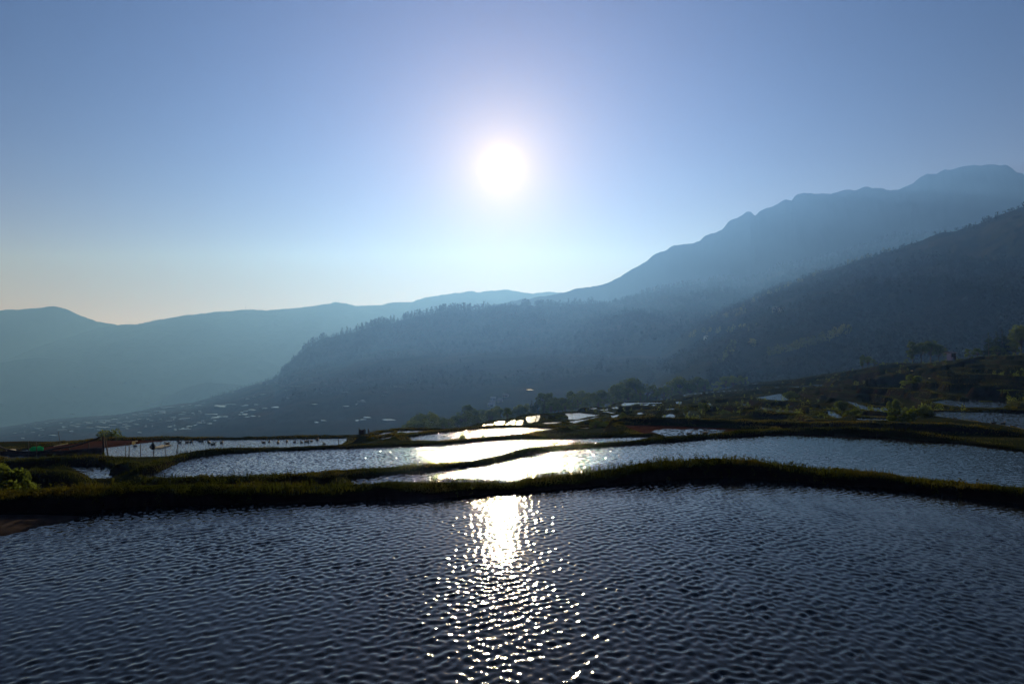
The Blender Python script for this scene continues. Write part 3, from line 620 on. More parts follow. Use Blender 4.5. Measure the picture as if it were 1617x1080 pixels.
# ------------------------------------------------------------------ hills and mountains
HILLS = {}
def hill(name, crest, dcrest, foot, m, amp, nscale, back=0.45, cols=620, rows=150, uext=None, seed=0, crestamp=0.0, shape=1.0):
    """crest: (u,v) silhouette; dcrest: (u,d); foot: (u,d,z). A real ridge with front slope and back slope."""
    u0, u1 = uext or (crest[0][0], crest[-1][0])
    us = np.linspace(u0, u1, cols)
    vc = pick(crest, us); dc = pick(dcrest, us)
    fa = np.array(foot, float); df = np.interp(us, fa[:, 0], fa[:, 1]); zf = np.interp(us, fa[:, 0], fa[:, 2])
    zc = CAMZ - (vc - CY) / F * dc
    nf = int(rows * 0.75); ts = np.concatenate([np.linspace(0, 1, nf), 1 + np.linspace(0, 1, rows - nf + 1)[1:]])
    X = np.zeros((rows, cols)); Y = np.zeros((rows, cols)); Z = np.zeros((rows, cols))
    for i, t in enumerate(ts):
        if t <= 1:
            d = df + (dc - df) * t; z = zf + (zc - zf) * (t ** shape)
        else:
            s = t - 1; d = dc * (1 + s * back); z = zc + (np.minimum(zf, zc - 60) - 60 - zc) * s ** 1.3
        Y[i] = d; X[i] = (us - CX) / F * d; Z[i] = z
    tcol = np.minimum(ts, 1)[:, None]
    env = np.sin(np.clip(tcol, 0, 1) * math.pi) ** 0.8 * (ts[:, None] <= 1) + 0.5 * (ts[:, None] > 1) * np.clip((ts[:, None] - 1) * 4, 0, 1)
    nz = fbm(X / nscale, Y / nscale, 5, seed, 0.55)
    rid = 1 - np.abs(fbm(X / nscale * 0.8 + 7, Y / nscale * 0.25, 4, seed + 5)) * 2
    Z = Z + amp * env * (0.6 * nz + 0.5 * (rid - 0.5))
    if crestamp: Z = Z + crestamp * fbm(X / (nscale * 0.06), Y / (nscale * 0.06), 3, seed + 9) * np.clip(tcol * 3, 0, 1)
    r = np.arange(rows * cols).reshape(rows, cols)
    q = np.stack([r[:-1, :-1], r[:-1, 1:], r[1:, 1:], r[1:, :-1]], -1).reshape(-1, 4)
    o = mesh_np(name, np.stack([X, Y, Z], -1).reshape(-1, 3), q, M[m], smooth=True); tag(o, kind='structure')
    H = dict(X=X, Y=Y, Z=Z, us=us, ts=ts, nf=nf); H['V'] = CY + (CAMZ - Z) / Y * F
    HILLS[name if name not in HILLS else name + str(len(HILLS))] = H
    return H
R1 = hill('far_mountain', [(-900, 470), (-400, 500), (-150, 485), (0, 490), (30, 489), (60, 486), (85, 483), (110, 490), (140, 504), (185, 514), (260, 525), (500, 545)], [(-900, 3700), (500, 3700)], [(-900, 3350, -280), (500, 3350, -280)], 'mountain', 90, 900, back=0.15, seed=41, crestamp=8, cols=400, rows=90)
R3 = hill('mountain', [(700, 500), (780, 482), (840, 470), (880, 463.5), (920, 455), (960, 446), (985, 434), (1010, 418), (1035, 402), (1060, 390), (1080, 385), (1105, 382), (1112, 375), (1140, 362), (1152, 350), (1165, 343), (1180, 335), (1186, 335), (1192, 342), (1200, 335), (1215, 328), (1230, 321), (1240, 316), (1250, 317), (1256, 310), (1270, 305), (1290, 306), (1312, 307), (1340, 301), (1365, 296), (1385, 296), (1405, 299), (1420, 298), (1440, 290), (1452, 280), (1465, 274), (1480, 275), (1492, 268), (1505, 269), (1520, 264), (1540, 261), (1570, 259), (1590, 262), (1617, 277), (1700, 300), (1900, 290), (2300, 380)],
          [(700, 2650), (1000, 2650), (1617, 2650), (2300, 2650)], [(700, 2280, -200), (1617, 2300, -60), (2300, 2300, -40)], 'rock', 150, 700, seed=51, crestamp=9, cols=900, rows=150, shape=1.25)
R2 = hill('far_hills', [(-900, 640), (-300, 600), (0, 573), (60, 548), (100, 535), (140, 523), (170, 516), (190, 513), (215, 512.5), (250, 505), (300, 497), (325, 495), (340, 493), (385, 489), (440, 490), (480, 485), (510, 481), (530, 477), (540, 478), (560, 483), (600, 482), (620, 478), (632, 477), (645, 478), (665, 472), (690, 467), (720, 463), (740, 460), (760, 461.5), (780, 459), (800, 457), (820, 461), (840, 463.5), (860, 461), (880, 462), (920, 464), (1000, 480), (1200, 520)],
          [(-900, 3200), (0, 3300), (250, 3600), (800, 3900), (1200, 3800)], [(-900, 1800, -330), (0, 1850, -315), (300, 1950, -310), (600, 2200, -280), (1200, 2300, -220)], 'mountain', 60, 650, seed=61, crestamp=7, cols=800, rows=150, shape=1.15)
S1 = hill('far_hills', [(-900, 650), (-200, 590), (0, 573), (33, 567), (60, 565), (93, 567), (133, 574), (180, 590), (240, 612), (320, 640), (420, 680)], [(-900, 2850), (420, 2850)], [(-900, 1900, -330), (420, 1950, -320)], 'mountain', 30, 300, seed=63, crestamp=4, cols=420, rows=90)
S2 = hill('far_hills', [(130, 672), (215, 645), (264, 627), (300, 610), (325, 604.5), (360, 606), (420, 613), (520, 640)], [(130, 2150), (520, 2200)], [(130, 1900, -320), (520, 1950, -310)], 'mountain', 20, 250, seed=64, crestamp=4, cols=320, rows=80)
R4 = hill('wooded_hill', [(330, 655), (400, 622), (437, 596), (447, 583), (473, 557), (507, 536), (540, 529), (573, 521), (593, 513), (627, 508), (650, 502), (674, 497), (705, 491), (740, 487), (748, 492), (765, 487), (797, 482), (840, 483), (874, 484), (920, 480), (960, 478), (1000, 468), (1033, 462), (1080, 453), (1122, 446), (1183, 441), (1236, 423), (1305, 404), (1360, 388), (1423, 374), (1500, 360), (1700, 330)],
          [(330, 1520), (447, 1640), (700, 1800), (1000, 1950), (1700, 2200)], [(330, 1480, -225), (560, 1390, -165), (700, 1060, -80), (1000, 760, -38), (1700, 750, -10)], 'hill', 45, 260, seed=71, crestamp=5, cols=900, rows=150)
R4B = hill('terraced_slope', [(-900, 760), (-300, 712), (0, 678), (83, 665), (150, 659.5), (187, 657), (225, 650), (254, 643), (285, 638.5), (304, 637), (320, 632), (334, 628), (360, 620), (384, 612.5), (410, 604), (434, 598), (450, 588), (468, 580), (490, 576), (533, 567), (570, 557), (607, 550), (700, 543), (800, 538), (1000, 532), (1200, 540), (1400, 560)],
           [(-900, 1350), (0, 1420), (468, 1570), (800, 1570), (1400, 1400)], [(-900, 360, -150), (0, 380, -90), (468, 380, -78), (700, 360, -72), (1000, 340, -48), (1400, 330, -40)], 'hill', 9, 160, seed=81, crestamp=2, cols=900, rows=170)
R5 = hill('near_hill', [(820, 640), (900, 605), (960, 578), (1000, 560), (1040, 538), (1090, 507), (1130, 491), (1179, 474), (1220, 457), (1257, 445), (1290, 432), (1326, 421), (1365, 409), (1407, 398), (1450, 382), (1488, 368), (1520, 361), (1549, 354), (1580, 340), (1617, 326), (1800, 262), (2300, 160)],
          [(820, 1500), (1000, 1450), (1090, 1350), (1250, 1080), (1400, 930), (1617, 830), (2300, 850)], [(820, 420, -60), (1090, 350, -42), (1400, 340, -26), (1617, 330, -14), (2300, 320, 0)], 'hill', 34, 190, seed=91, crestamp=4, cols=900, rows=180)
def hill_pts(H, n, umin, umax, tmin, tmax, r, front_only=True):
    """random points on a hill's front: u in px, t from foot 0 to crest 1"""
    u = r.uniform(umin, umax, n); t = r.uniform(tmin, tmax, n)
    fi = t * (H['nf'] - 1); fj = np.interp(u, H['us'], np.arange(len(H['us'])))
    i = np.clip(fi.astype(int), 0, H['nf'] - 2); j = np.clip(fj.astype(int), 0, len(H['us']) - 2); a = fi - i; b = fj - j
    g = lambda A: (A[i, j] * (1 - b) + A[i, j + 1] * b) * (1 - a) + (A[i + 1, j] * (1 - b) + A[i + 1, j + 1] * b) * a
    return g(H['X']), g(H['Y']), g(H['Z'])
def hill_hit(H, u, v):
    """first point of a hill's front slope seen at pixel (u, v)"""
    j = int(np.clip(np.rint(np.interp(u, H['us'], np.arange(len(H['us'])))), 0, len(H['us']) - 1))
    V = H['V'][:H['nf'], j]
    for i in range(H['nf'] - 1):
        if V[i] > v >= V[i + 1]:
            a = (V[i] - v) / (V[i] - V[i + 1] + 1e-9)
            return H['Y'][i, j] * (1 - a) + H['Y'][i + 1, j] * a
    return None
# far paddies: level ledges cut into the far slopes, each with its own water
def ledge(H, u, v, w, h, up=0.5, m='water_far'):
    d = hill_hit(H, u, v)
    if d is None: return
    x, y, z = atd(u, v, d); hw = w / F * d * 0.5
    hd = max(3.0, h / 2 * d * d / (F * (CAMZ - z)))
    n = 14; pts = []
    ph = random.uniform(0, 6.28)
    for k in range(n):
        a = 2 * math.pi * k / n; rr = 1 + 0.28 * math.sin(2 * a + ph) + 0.15 * random.uniform(-1, 1)
        ux = x / y
        dy = math.sin(a) * hd * rr; dx = math.cos(a) * hw * rr + dy * ux
        pts.append((x + dx, y + dy))
    vs = [(px, py, z + up) for px, py in pts] + [(px, py, z - 6) for px, py in pts]
    fs = [tuple(range(n))] + [(k, n + k, n + (k + 1) % n, (k + 1) % n) for k in range(n)]
    o = mesh_py('paddy_water', vs, fs, [M[m], M['hill']], matidx=[0] + [1] * n)
    tag(o, kind='structure')
far_glints = [(193, 603, 12), (258, 595, 6), (254, 601, 8), (80, 652, 5), (111, 653.5, 12), (141, 649, 14), (158, 647, 14), (172, 649, 14), (195, 646, 14), (195, 640.5, 14), (206, 639, 10), (220, 637.5, 6), (243, 635.7, 24), (152, 652, 20), (156, 618.5, 10), (6, 637.5, 14), (120, 611, 8), (175, 624, 9)]
for u, v, w in far_glints: ledge(S2 if 215 < u < 300 else S1 if v > 605 and hill_hit(S1, u, v) else R2, u, v, w, 1.2, 2.5)
slope_glints = [(74, 668, 6), (82, 666, 8), (88, 664.5, 6), (39, 673, 3), (56, 670, 4), (102, 674, 8), (115, 672, 10), (126, 669.5, 14), (139, 667, 12), (152, 665.8, 16), (167, 664, 22), (182, 662, 14), (141, 675.4, 10), (154, 674, 8), (165, 675, 14, 2.5), (178, 671.3, 10), (189, 667.6, 10), (202, 665.8, 14), (213, 664, 12), (221, 662, 8), (213, 654.5, 6), (222.6, 653, 6), (245, 648.5, 6), (265, 643.5, 14), (274.6, 642.6, 16), (289.4, 641.6, 10), (258, 651.8, 18), (247, 654, 8), (237.5, 656.5, 8), (287.6, 661.7, 10), (277, 678.7, 6), (289, 676.5, 5), (297, 673.5, 6), (354, 641.6, 40, 3.5), (317, 640, 16), (300, 639.5, 6), (369, 619, 6), (412, 605.5, 5), (421, 602.5, 5), (401, 647.3, 22, 2), (419.5, 645, 8), (437, 643.4, 18, 2), (388.5, 654.3, 10, 4), (378.6, 655, 8), (341.5, 654.3, 40), (343, 659.7, 20, 2), (360, 658.2, 14, 2), (329, 656.7, 10), (392, 658.7, 10, 2), (399.7, 657.2, 8), (317, 667.8, 10, 2.5), (324, 667.8, 6), (309, 671.5, 6, 2), (300.7, 673.5, 8, 2), (296, 676, 4), (333, 669, 12), (286, 677.7, 6), (408, 639, 14), (317, 651.7, 8), (292, 661, 12), (24, 684, 5), (40, 682, 4), (36, 692, 5),
                (500, 667.3, 6), (511, 664.6, 8), (564, 664.6, 6), (574, 663, 10), (580, 659.7, 10), (613.6, 663.4, 24, 1), (547, 642, 10), (564, 638.6, 6), (571.6, 634.4, 12), (497, 638.4, 12), (838, 616, 12, .6)]
for g in slope_glints: ledge(R4B, g[0], g[1], g[2] * 1.05, g[3] * .65 if len(g) > 3 else .7)
CR = [(0, 678), (83, 665), (187, 657), (254, 643), (304, 637), (334, 628), (384, 612.5), (434, 598), (533, 590), (640, 600)]
for k in range(95):          # thin terrace pools following the contours
    row = random.choice([5, 8, 12, 15, 19, 23, 28, 33, 39]); uu = random.uniform(40, 640); vv = float(pick(CR, uu)) + row + random.uniform(-.7, .7)
    if vv < 690: ledge(R4B, uu, vv, random.uniform(4, 15), .45, m='water_calm')
for k in range(14):
    uu = random.uniform(60, 420); vv = 676 - (uu - 60) * .07 + random.uniform(-7, 12); ledge(R4B, uu, vv, random.uniform(2, 6), .8)

# ------------------------------------------------------------------ woods on the hills (nobody could count them)
def wood(name, X, Y, Z, H, conif, r, m='forest', nf=26):
    n = len(X); 
    ang = r.uniform(0, 6.283, (n, nf)); hh = r.uniform(0.08, 1.0, (n, nf))
    prof_b = 0.30 * np.sin(np.clip(hh, 0, 1) * math.pi) ** 0.6; prof_c = 0.24 * (1.02 - hh)
    rad = np.where(conif[:, None], prof_c, prof_b) * r.uniform(0.55, 1.1, (n, nf))
    cx = X[:, None] + np.cos(ang) * rad * H[:, None]; cy = Y[:, None] + np.sin(ang) * rad * H[:, None]; cz = Z[:, None] + hh * H[:, None]
    sz = H[:, None] * np.where(conif[:, None], 0.13, 0.17) * r.uniform(0.6, 1.3, (n, nf))
    c = np.stack([cx, cy, cz], -1).reshape(-1, 3); sz = sz.reshape(-1)
    N = len(c); v = np.zeros((N, 3, 3))
    for k in range(3):
        o = r.normal(0, 1, (N, 3)); o /= np.linalg.norm(o, axis=1)[:, None]
        v[:, k] = c + o * sz[:, None]
    o = mesh_np(name, v.reshape(-1, 3), np.arange(N * 3).reshape(-1, 3), M[m])
    return tag(o, kind='stuff')
r = np.random.default_rng(11)
x, y, z = hill_pts(R5, 9000, 850, 1800, 0.02, 1.0, r)
k = (fbm(x / 120, y / 120, 3, 77) > -0.25) ; x, y, z = x[k], y[k], z[k]
wood('forest', x, y, z - 0.5, r.uniform(4, 8.5, len(x)), r.random(len(x)) < 0.3, r)
x, y, z = hill_pts(R4, 8500, 430, 1500, 0.15, 1.0, r)
wood('forest', x, y, z - 0.5, r.uniform(6, 15, len(x)), r.random(len(x)) < 0.5, r)
x, y, z = hill_pts(R4, 1300, 440, 1450, 0.975, 1.0, r)
wood('forest', x, y, z - 0.5, r.uniform(6, 17, len(x)) * (0.6 + 0.8 * (fbm(x / 60, y / 60, 2, 5) > 0)), r.random(len(x)) < 0.6, r)
x, y, z = hill_pts(R4B, 3200, 440, 1150, 0.25, 1.0, r)
k = fbm(x / 90, y / 90, 3, 78) > -0.1; x, y, z = x[k], y[k], z[k]
wood('forest', x, y, z - 0.5, r.uniform(4, 10, len(x)), r.random(len(x)) < 0.4, r)
x, y, z = hill_pts(R4B, 260, 330, 640, 0.97, 1.0, r)
wood('forest', x, y, z - 0.5, r.uniform(3, 8, len(x)), r.random(len(x)) < 0.4, r)
x, y, z = hill_pts(R2, 1800, -100, 1000, 0.985, 1.0, r)
wood('forest', x, y, z - 2, r.uniform(5, 11, len(x)), r.random(len(x)) < 0.3, r, nf=14)

# ------------------------------------------------------------------ trees and shrubs
def tube(pts, rads, n=7):
    vs, fs = [], []
    for i, (p, rr) in enumerate(zip(pts, rads)):
        p = Vector(p); t = (Vector(pts[min(i + 1, len(pts) - 1)]) - Vector(pts[max(i - 1, 0)])).normalized()
        a = t.orthogonal().normalized(); b = t.cross(a)
        for k in range(n):
            an = 2 * math.pi * k / n; vs.append(p + (a * math.cos(an) + b * math.sin(an)) * rr)
    for i in range(len(pts) - 1):
        for k in range(n): fs.append((i * n + k, i * n + (k + 1) % n, (i + 1) * n + (k + 1) % n, (i + 1) * n + k))
    fs.append(tuple(range(n))[::-1]); fs.append(tuple((len(pts) - 1) * n + k for k in range(n)))
    return vs, fs
def join(parts):
    vs, fs = [], []
    for v, f in parts:
        o = len(vs); vs += v; fs += [tuple(i + o for i in q) for q in f]
    return vs, fs
def leaves(centres, radii, count, size, r, flat=1.0):
    """leaf-sized quads through the volume of several clumps"""
    c = np.array(centres, float); rad = np.array(radii, float)
    pr = rad ** 2; pr = pr / pr.sum()
    k = r.choice(len(c), count, p=pr)
    o = r.normal(0, 1, (count, 3)); o /= np.linalg.norm(o, axis=1)[:, None]
    o *= (r.uniform(0.25, 1.0, count) ** 0.45)[:, None]; o[:, 2] *= flat
    p = c[k] + o * rad[k][:, None]
    a = r.normal(0, 1, (count, 3)); a /= np.linalg.norm(a, axis=1)[:, None]
    b = np.cross(a, r.normal(0, 1, (count, 3))); b /= np.linalg.norm(b, axis=1)[:, None]
    s = (size * r.uniform(0.6, 1.35, count))[:, None]
    v = np.stack([p - a * s, p + b * s * 0.55, p + a * s, p - b * s * 0.55], 1)
    return v.reshape(-1, 3), np.arange(count * 4).reshape(-1, 4)
def make_tree(kind, seed, h=10.0):
    """unit trees of height h standing at the origin: an Empty with trunk and crown"""
    r = np.random.default_rng(seed); rr = random.Random(seed)
    root = empty('tree')
    cs, rs, tubes = [], [], []
    if kind == 'conifer':
        tubes.append(tube([(0, 0, -.6), (0.05, 0, h * .5), (0, 0.03, h * .97)], [.17, .11, .02]))
        n = 16
        for i in range(n):
            t = i / (n - 1); zz = h * (0.14 + 0.84 * t); R = h * 0.17 * (1 - t) ** 0.85 + 0.12
            for q in range(5 if t < .8 else 2):
                a = rr.uniform(0, 6.28); dr = R * rr.uniform(.35, 1.0)
                cs.append((math.cos(a) * dr, math.sin(a) * dr, zz - dr * .25)); rs.append(0.22 + R * .33)
                if q < 2: tubes.append(tube([(0, 0, zz), (math.cos(a) * dr, math.sin(a) * dr, zz - dr * .2)], [.04, .015], 4))
        v, f = leaves(cs, rs, 2300, 0.16, r, .6); m = M['dark_leaf']
    elif kind == 'column':
        tubes.append(tube([(0, 0, -.6), (.1, 0, h * .4), (0, .1, h * .95)], [.2, .13, .03]))
        for i in range(30):
            t = rr.random(); zz = h * (0.22 + 0.72 * t); R = h * .15 * math.sin(math.pi * (0.15 + .8 * t)) ** .7
            a = rr.uniform(0, 6.28); dr = R * rr.random() ** .5
            cs.append((math.cos(a) * dr, math.sin(a) * dr, zz)); rs.append(h * rr.uniform(.045, .085))
            tubes.append(tube([(0, 0, zz - h * .12), (math.cos(a) * dr, math.sin(a) * dr, zz)], [.05, .015], 4))
        v, f = leaves(cs, rs, 2300, 0.19, r); m = M['leaf']
    elif kind == 'round':
        tubes.append(tube([(0, 0, -.6), (.12, 0.05, h * .25), (0, .1, h * .6)], [.26, .19, .08]))
        for i in range(26):
            a = rr.uniform(0, 6.28); el = rr.uniform(-.35, 1.45)
            R = h * .32 * rr.uniform(.55, 1.0)
            p = (math.cos(a) * math.cos(el) * R, math.sin(a) * math.cos(el) * R, h * .58 + math.sin(el) * R * 1.2)
            cs.append(p); rs.append(h * rr.uniform(.07, .125)); tubes.append(tube([(0, .05, h * .35), (p[0] * .5, p[1] * .5, (p[2] + h * .4) / 2), p], [.08, .05, .015], 4))
        v, f = leaves(cs, rs, 2700, 0.2, r, .85); m = M['leaf']
    else:   # spreading, loose crown
        tubes.append(tube([(0, 0, -.6), (.2, 0.05, h * .3), (.1, .2, h * .75)], [.22, .16, .06]))
        for i in range(20):
            a = rr.uniform(0, 6.28); zz = h * rr.uniform(.35, .95); R = h * .30 * (1.1 - abs(zz / h - .6)) * rr.uniform(.3, 1)
            p = (math.cos(a) * R, math.sin(a) * R, zz)
            cs.append(p); rs.append(h * rr.uniform(.06, .11)); tubes.append(tube([(.15, .1, zz * .7), p], [.06, .015], 4))
        v, f = leaves(cs, rs, 2000, 0.19, r, .75); m = M['leaf']
    vs, fs = join(tubes)
    mesh_py('trunk', vs, fs, M['bark'], root)
    v[:, 2] = np.maximum(v[:, 2], .15)
    mesh_np('crown', v, f, m, root)
    root['_used'] = 0
    return root
PROTO = {k: [make_tree(k, 100 + 7 * i + 31 * j) for i in range(3)] for j, k in enumerate(['conifer', 'column', 'round', 'loose'])}
USED = {}
def place_tree(kind, var, u, vtop, d, label, group=None, wide=1.0, name='tree', minh=2.0):
    src = PROTO[kind][var % 3]
    key = (kind, var % 3)
    if key not in USED: o = src; USED[key] = True
    else: o = copy_tree(src)
    x = (u - CX) / F * d; zt = CAMZ - (vtop - CY) / F * d
    zb = float(ground_z(x, d)) if d < 415 else None
    h = max(minh, zt - zb)
    o.location = (x, d, zt - h); s = h / 10.0
    o.scale = (s * wide, s * wide, s); o.rotation_euler = (0, 0, random.uniform(0, 6.28))
    o.name = name; tag(o, label, 'tree', group)
    for c in o.children: c.name = c.name.split('.')[0]
    return o
BELT = 'trees in the hazy belt beyond the small paddies'
belt = [  # u, top row, distance, kind
 (647, 664, 190, 'loose'), (657, 645.6, 215, 'column'), (667.5, 648, 220, 'round'), (675, 654, 205, 'loose'), (685, 645.6, 225, 'column'), (698.6, 656, 215, 'round'), (709, 659, 210, 'loose'), (720, 655, 225, 'round'),
 (738.7, 637.4, 230, 'column'), (730, 647, 220, 'loose'), (747.6, 644, 228, 'round'), (761, 642.6, 240, 'round'), (775.8, 645.6, 225, 'round'), (787.7, 641, 235, 'round'), (815.8, 641, 240, 'round'), (826, 638, 245, 'round'),
 (839.6, 632, 215, 'conifer'), (847, 629, 220, 'conifer'), (856, 620, 230, 'column'), (864, 616, 235, 'column'), (876, 624, 215, 'round'), (888, 628, 210, 'round'), (899, 613, 250, 'column'), (913, 620, 240, 'loose'), (919, 616, 255, 'column'), (928, 625, 235, 'round'), (938.5, 619.4, 250, 'loose'), (950, 616, 255, 'round'),
 (968, 604, 265, 'column'), (983, 600, 270, 'round'), (998, 597, 275, 'round'), (1010, 599, 270, 'column'), (1022.6, 607, 265, 'loose'), (1032.5, 604, 275, 'conifer'), (1047, 611, 260, 'round'), (1060, 603, 275, 'loose'), (1072, 595, 280, 'round'), (1079.5, 592.5, 285, 'column'), (1090, 600, 275, 'round'), (1101.8, 595, 285, 'round'), (1112, 598, 280, 'round'), (1131.5, 602, 280, 'loose'), (1146, 594, 285, 'round'), (1158, 592.5, 290, 'round'), (1168, 591.5, 290, 'round'), (1178, 594.5, 285, 'loose'),
 (870, 634, 185, 'round'), (882, 634, 185, 'round'), (893, 636, 180, 'round'), (860, 632, 190, 'conifer'), (905, 632, 195, 'loose'), (992, 612, 240, 'round'), (975, 616, 235, 'loose'), (1038, 616, 235, 'round'), (1055, 612, 240, 'round'), (752, 655, 190, 'round'), (735, 654, 195, 'loose'), (700, 664, 180, 'round'), (663, 662, 185, 'round'), (1012, 615, 235, 'loose'), (945, 628, 215, 'round'), (925, 634, 200, 'loose')]
special = {(738.7): 'tallest pointed tree in the left part of the hazy tree belt', 856: 'tall slim tree rising at the left end of the dark dome of trees', 839.6: 'small dark conifer leaning out at the left edge of the dome of trees', 647: 'low thin tree at the far left end of the hazy tree belt', 1178: 'loose crowned tree at the far right end of the hazy tree belt', 1032.5: 'lone pointed conifer among rounded trees of the hazy belt'}
kl = {'loose': 'loose crowned hazy tree in the belt beyond the small bright paddies', 'round': 'rounded hazy green tree in the belt beyond the small bright paddies', 'column': 'tall narrow hazy tree in the belt beyond the small bright paddies', 'conifer': 'pointed dark conifer in the hazy belt beyond the small bright paddies'}
for i, (u, vt, d, k) in enumerate(belt):
    place_tree(k, i, u, vt, d, special.get(u, kl[k]), None if u in special else BELT + ', ' + k, wide=random.uniform(1.0, 1.3))
place_tree('round', 0, 801, 643.5, 84, 'lone dark leafy tree standing over the small bright paddies', wide=0.95)
place_tree('round', 1, 172, 676.5, 84, 'small dark tree behind the long bank of the duck pond', wide=1.0)
RG = 'trees along the crest of the right hand terraces'
for i, (u, vt, d, k, lb) in enumerate([
    (1362, 560, 262, 'column', 'narrow tree at the left of the pair on the hazy crest'), (1370, 562, 265, 'round', 'fuller tree at the right of the pair on the hazy crest'), (1381, 567, 265, 'loose', 'low loose tree beside the pair on the hazy crest'),
    (1394, 572, 265, 'loose', 'low bushy tree on the bare stretch of the hazy crest'),
    (1441, 536, 270, 'column', 'tall loose tree at the left end of the rounded crest clump'), (1455, 538, 270, 'round', 'rounded tree in the middle of the crest clump left of the pale hut'), (1469, 538, 272, 'round', 'broad rounded tree of the crest clump nearest its right side'), (1482, 543, 272, 'round', 'lower rounded tree at the right end of the crest clump beside the hut'), (1430, 566, 262, 'loose', 'low shrubby tree at the foot of the rounded crest clump'),
    (1530, 550, 250, 'loose', 'small faint tree right of the pale hut on the crest'), (1543, 549, 245, 'round', 'low dark tree at the left foot of the conifer stand'), (1561, 524.5, 240, 'conifer', 'leftmost dark conifer of the stand on the right crest'), (1573, 522.4, 245, 'conifer', 'second dark conifer from the left in the crest stand'), (1582.4, 520.4, 242, 'conifer', 'tallest dark conifer in the middle of the crest stand'), (1591.5, 526.5, 240, 'conifer', 'rightmost dark conifer of the stand on the right crest'),
    (1604, 518.3, 246, 'column', 'tall leafy tree just right of the conifer stand'), (1613, 512, 250, 'round', 'large leafy tree cut by the right edge of the picture'), (1575, 544, 235, 'round', 'low rounded tree in front of the conifer stand'), (1600, 540, 238, 'round', 'broad low tree under the tall leafy tree at the right edge'), (1630, 510, 250, 'round', 'big tree standing beyond the right edge of the view')]):
    place_tree(k, i, u, vt, d * 0.68, lb, RG, wide=1.15)

def make_shrub(seed, leaf, count, size, m, upright=0.0):
    r = np.random.default_rng(seed); rr = random.Random(seed); root = empty('shrub')
    cs, rs, tb = [], [], []
    for i in range(16):
        a = rr.uniform(0, 6.28); R = rr.random() ** .5 * .38; zz = rr.uniform(.15, .86) * (1 - R * .8)
        cs.append((math.cos(a) * R, math.sin(a) * R, zz)); rs.append(rr.uniform(.10, .19))
        tb.append(tube([(math.cos(a) * .04, math.sin(a) * .04, -.05), (math.cos(a) * R * .6, math.sin(a) * R * .6, zz * .6), (math.cos(a) * R, math.sin(a) * R, zz)], [.014, .01, .004], 4))
    vs, fs = join(tb); mesh_py('stem', vs, fs, M['bark'], root)
    v, f = leaves(cs, rs, count, size, r)
    v[:, 2] = np.maximum(v[:, 2], .02); mesh_np('foliage', v, f, M[m], root)
    return root
def place_shrub(src, u, vt, d, wpx, label, group=None, hpx=None, used=[]):
    o = src if src.name not in used else copy_tree(src); used.append(src.name)
    x = (u - CX) / F * d; zb = float(ground_z(x, d)); zt = CAMZ - (vt - CY) / F * d
    h = max(.35 if hpx is None else hpx / F * d, zt - zb) ; w = wpx / F * d
    o.location = (x, d, zb); o.scale = (w / .95, w / .95, h / .95); o.rotation_euler = (0, 0, random.uniform(0, 6.28))
    o.name = 'shrub'; tag(o, label, 'shrub', group); return o
sb = [make_shrub(300 + i, 0, 1700, 0.05, 'bright_leaf') for i in range(2)] + [make_shrub(310 + i, 0, 1500, 0.05, 'leaf') for i in range(3)] + [make_shrub(330, 0, 4200, 0.038, 'leaf')]
place_shrub(sb[5], 4, 731, 11.9, 90, 'bright green leafy bush on the near bank at the left edge')
for s_, u, vt, d, w, lb in [
    (0, 1424, 640, 51, 42, 'large round bright green bush above the long right hand bank'),
    (3, 1460, 641, 56, 34, 'low dark bush right of the large round bright bush'),
    (1, 1440, 588, 98, 30, 'round bush high on the right terraces below the hut'),
    (2, 1328, 629, 72, 22, 'upright feathery bush behind the oval paddy on the right'),
    (0, 1346, 643, 62, 26, 'yellow green bush right of the oval paddy'),
    (2, 1411, 626, 66, 22, 'brownish bush up behind the large round bright bush'),
    (3, 1250, 617, 112, 34, 'dark wide bush at the right end of the triangular paddy'),
    (0, 1112, 632, 76, 17, 'upright bright bush right of the stubble filled paddy'),
    (2, 1145, 646, 74, 20, 'low mixed bush on the dark terrace right of the upright bush'),
    (4, 942, 664, 52, 26, 'leftmost of the row of shrubs behind the pale paddy bank'),
    (2, 960, 665, 51, 30, 'middle shrub in the row behind the pale paddy bank'),
    (4, 978, 667, 50, 24, 'rightmost of the row of shrubs behind the pale paddy bank'),
    (2, 984, 648, 66, 14, 'small bush at the left end of the long right hand bank'),
    (4, 907, 671, 53, 20, 'low shrub left of the shrub row, by the narrow sliver of water'),
    (3, 634, 681, 46, 22, 'dark bushy clump at the left end of the bright curved paddy'),
    (3, 730, 684, 41, 14, 'dark reedy tuft on the near edge of the bright curved paddy'),
    (4, 763, 683, 41.5, 9, 'small reedy tuft right of the larger one on the bright paddy'),
    (1, 1082, 640, 78, 9, 'small bush at the left corner of the stubble filled paddy'),
    (2, 870, 652, 88, 26, 'bushes on the round island between the small bright paddies'),
    (4, 886, 655, 86, 18, 'low bush on the right of the round island among bright paddies'),
    (0, 1556, 640, 74, 20, 'grassy bush on the right bank of the dark upper paddy'),
    (1, 1600, 618, 76, 36, 'broad yellow green bush at the right end of the dark upper paddy')]:
    place_shrub(sb[s_], u, vt, d, w, lb, 'shrubs on the terrace banks')
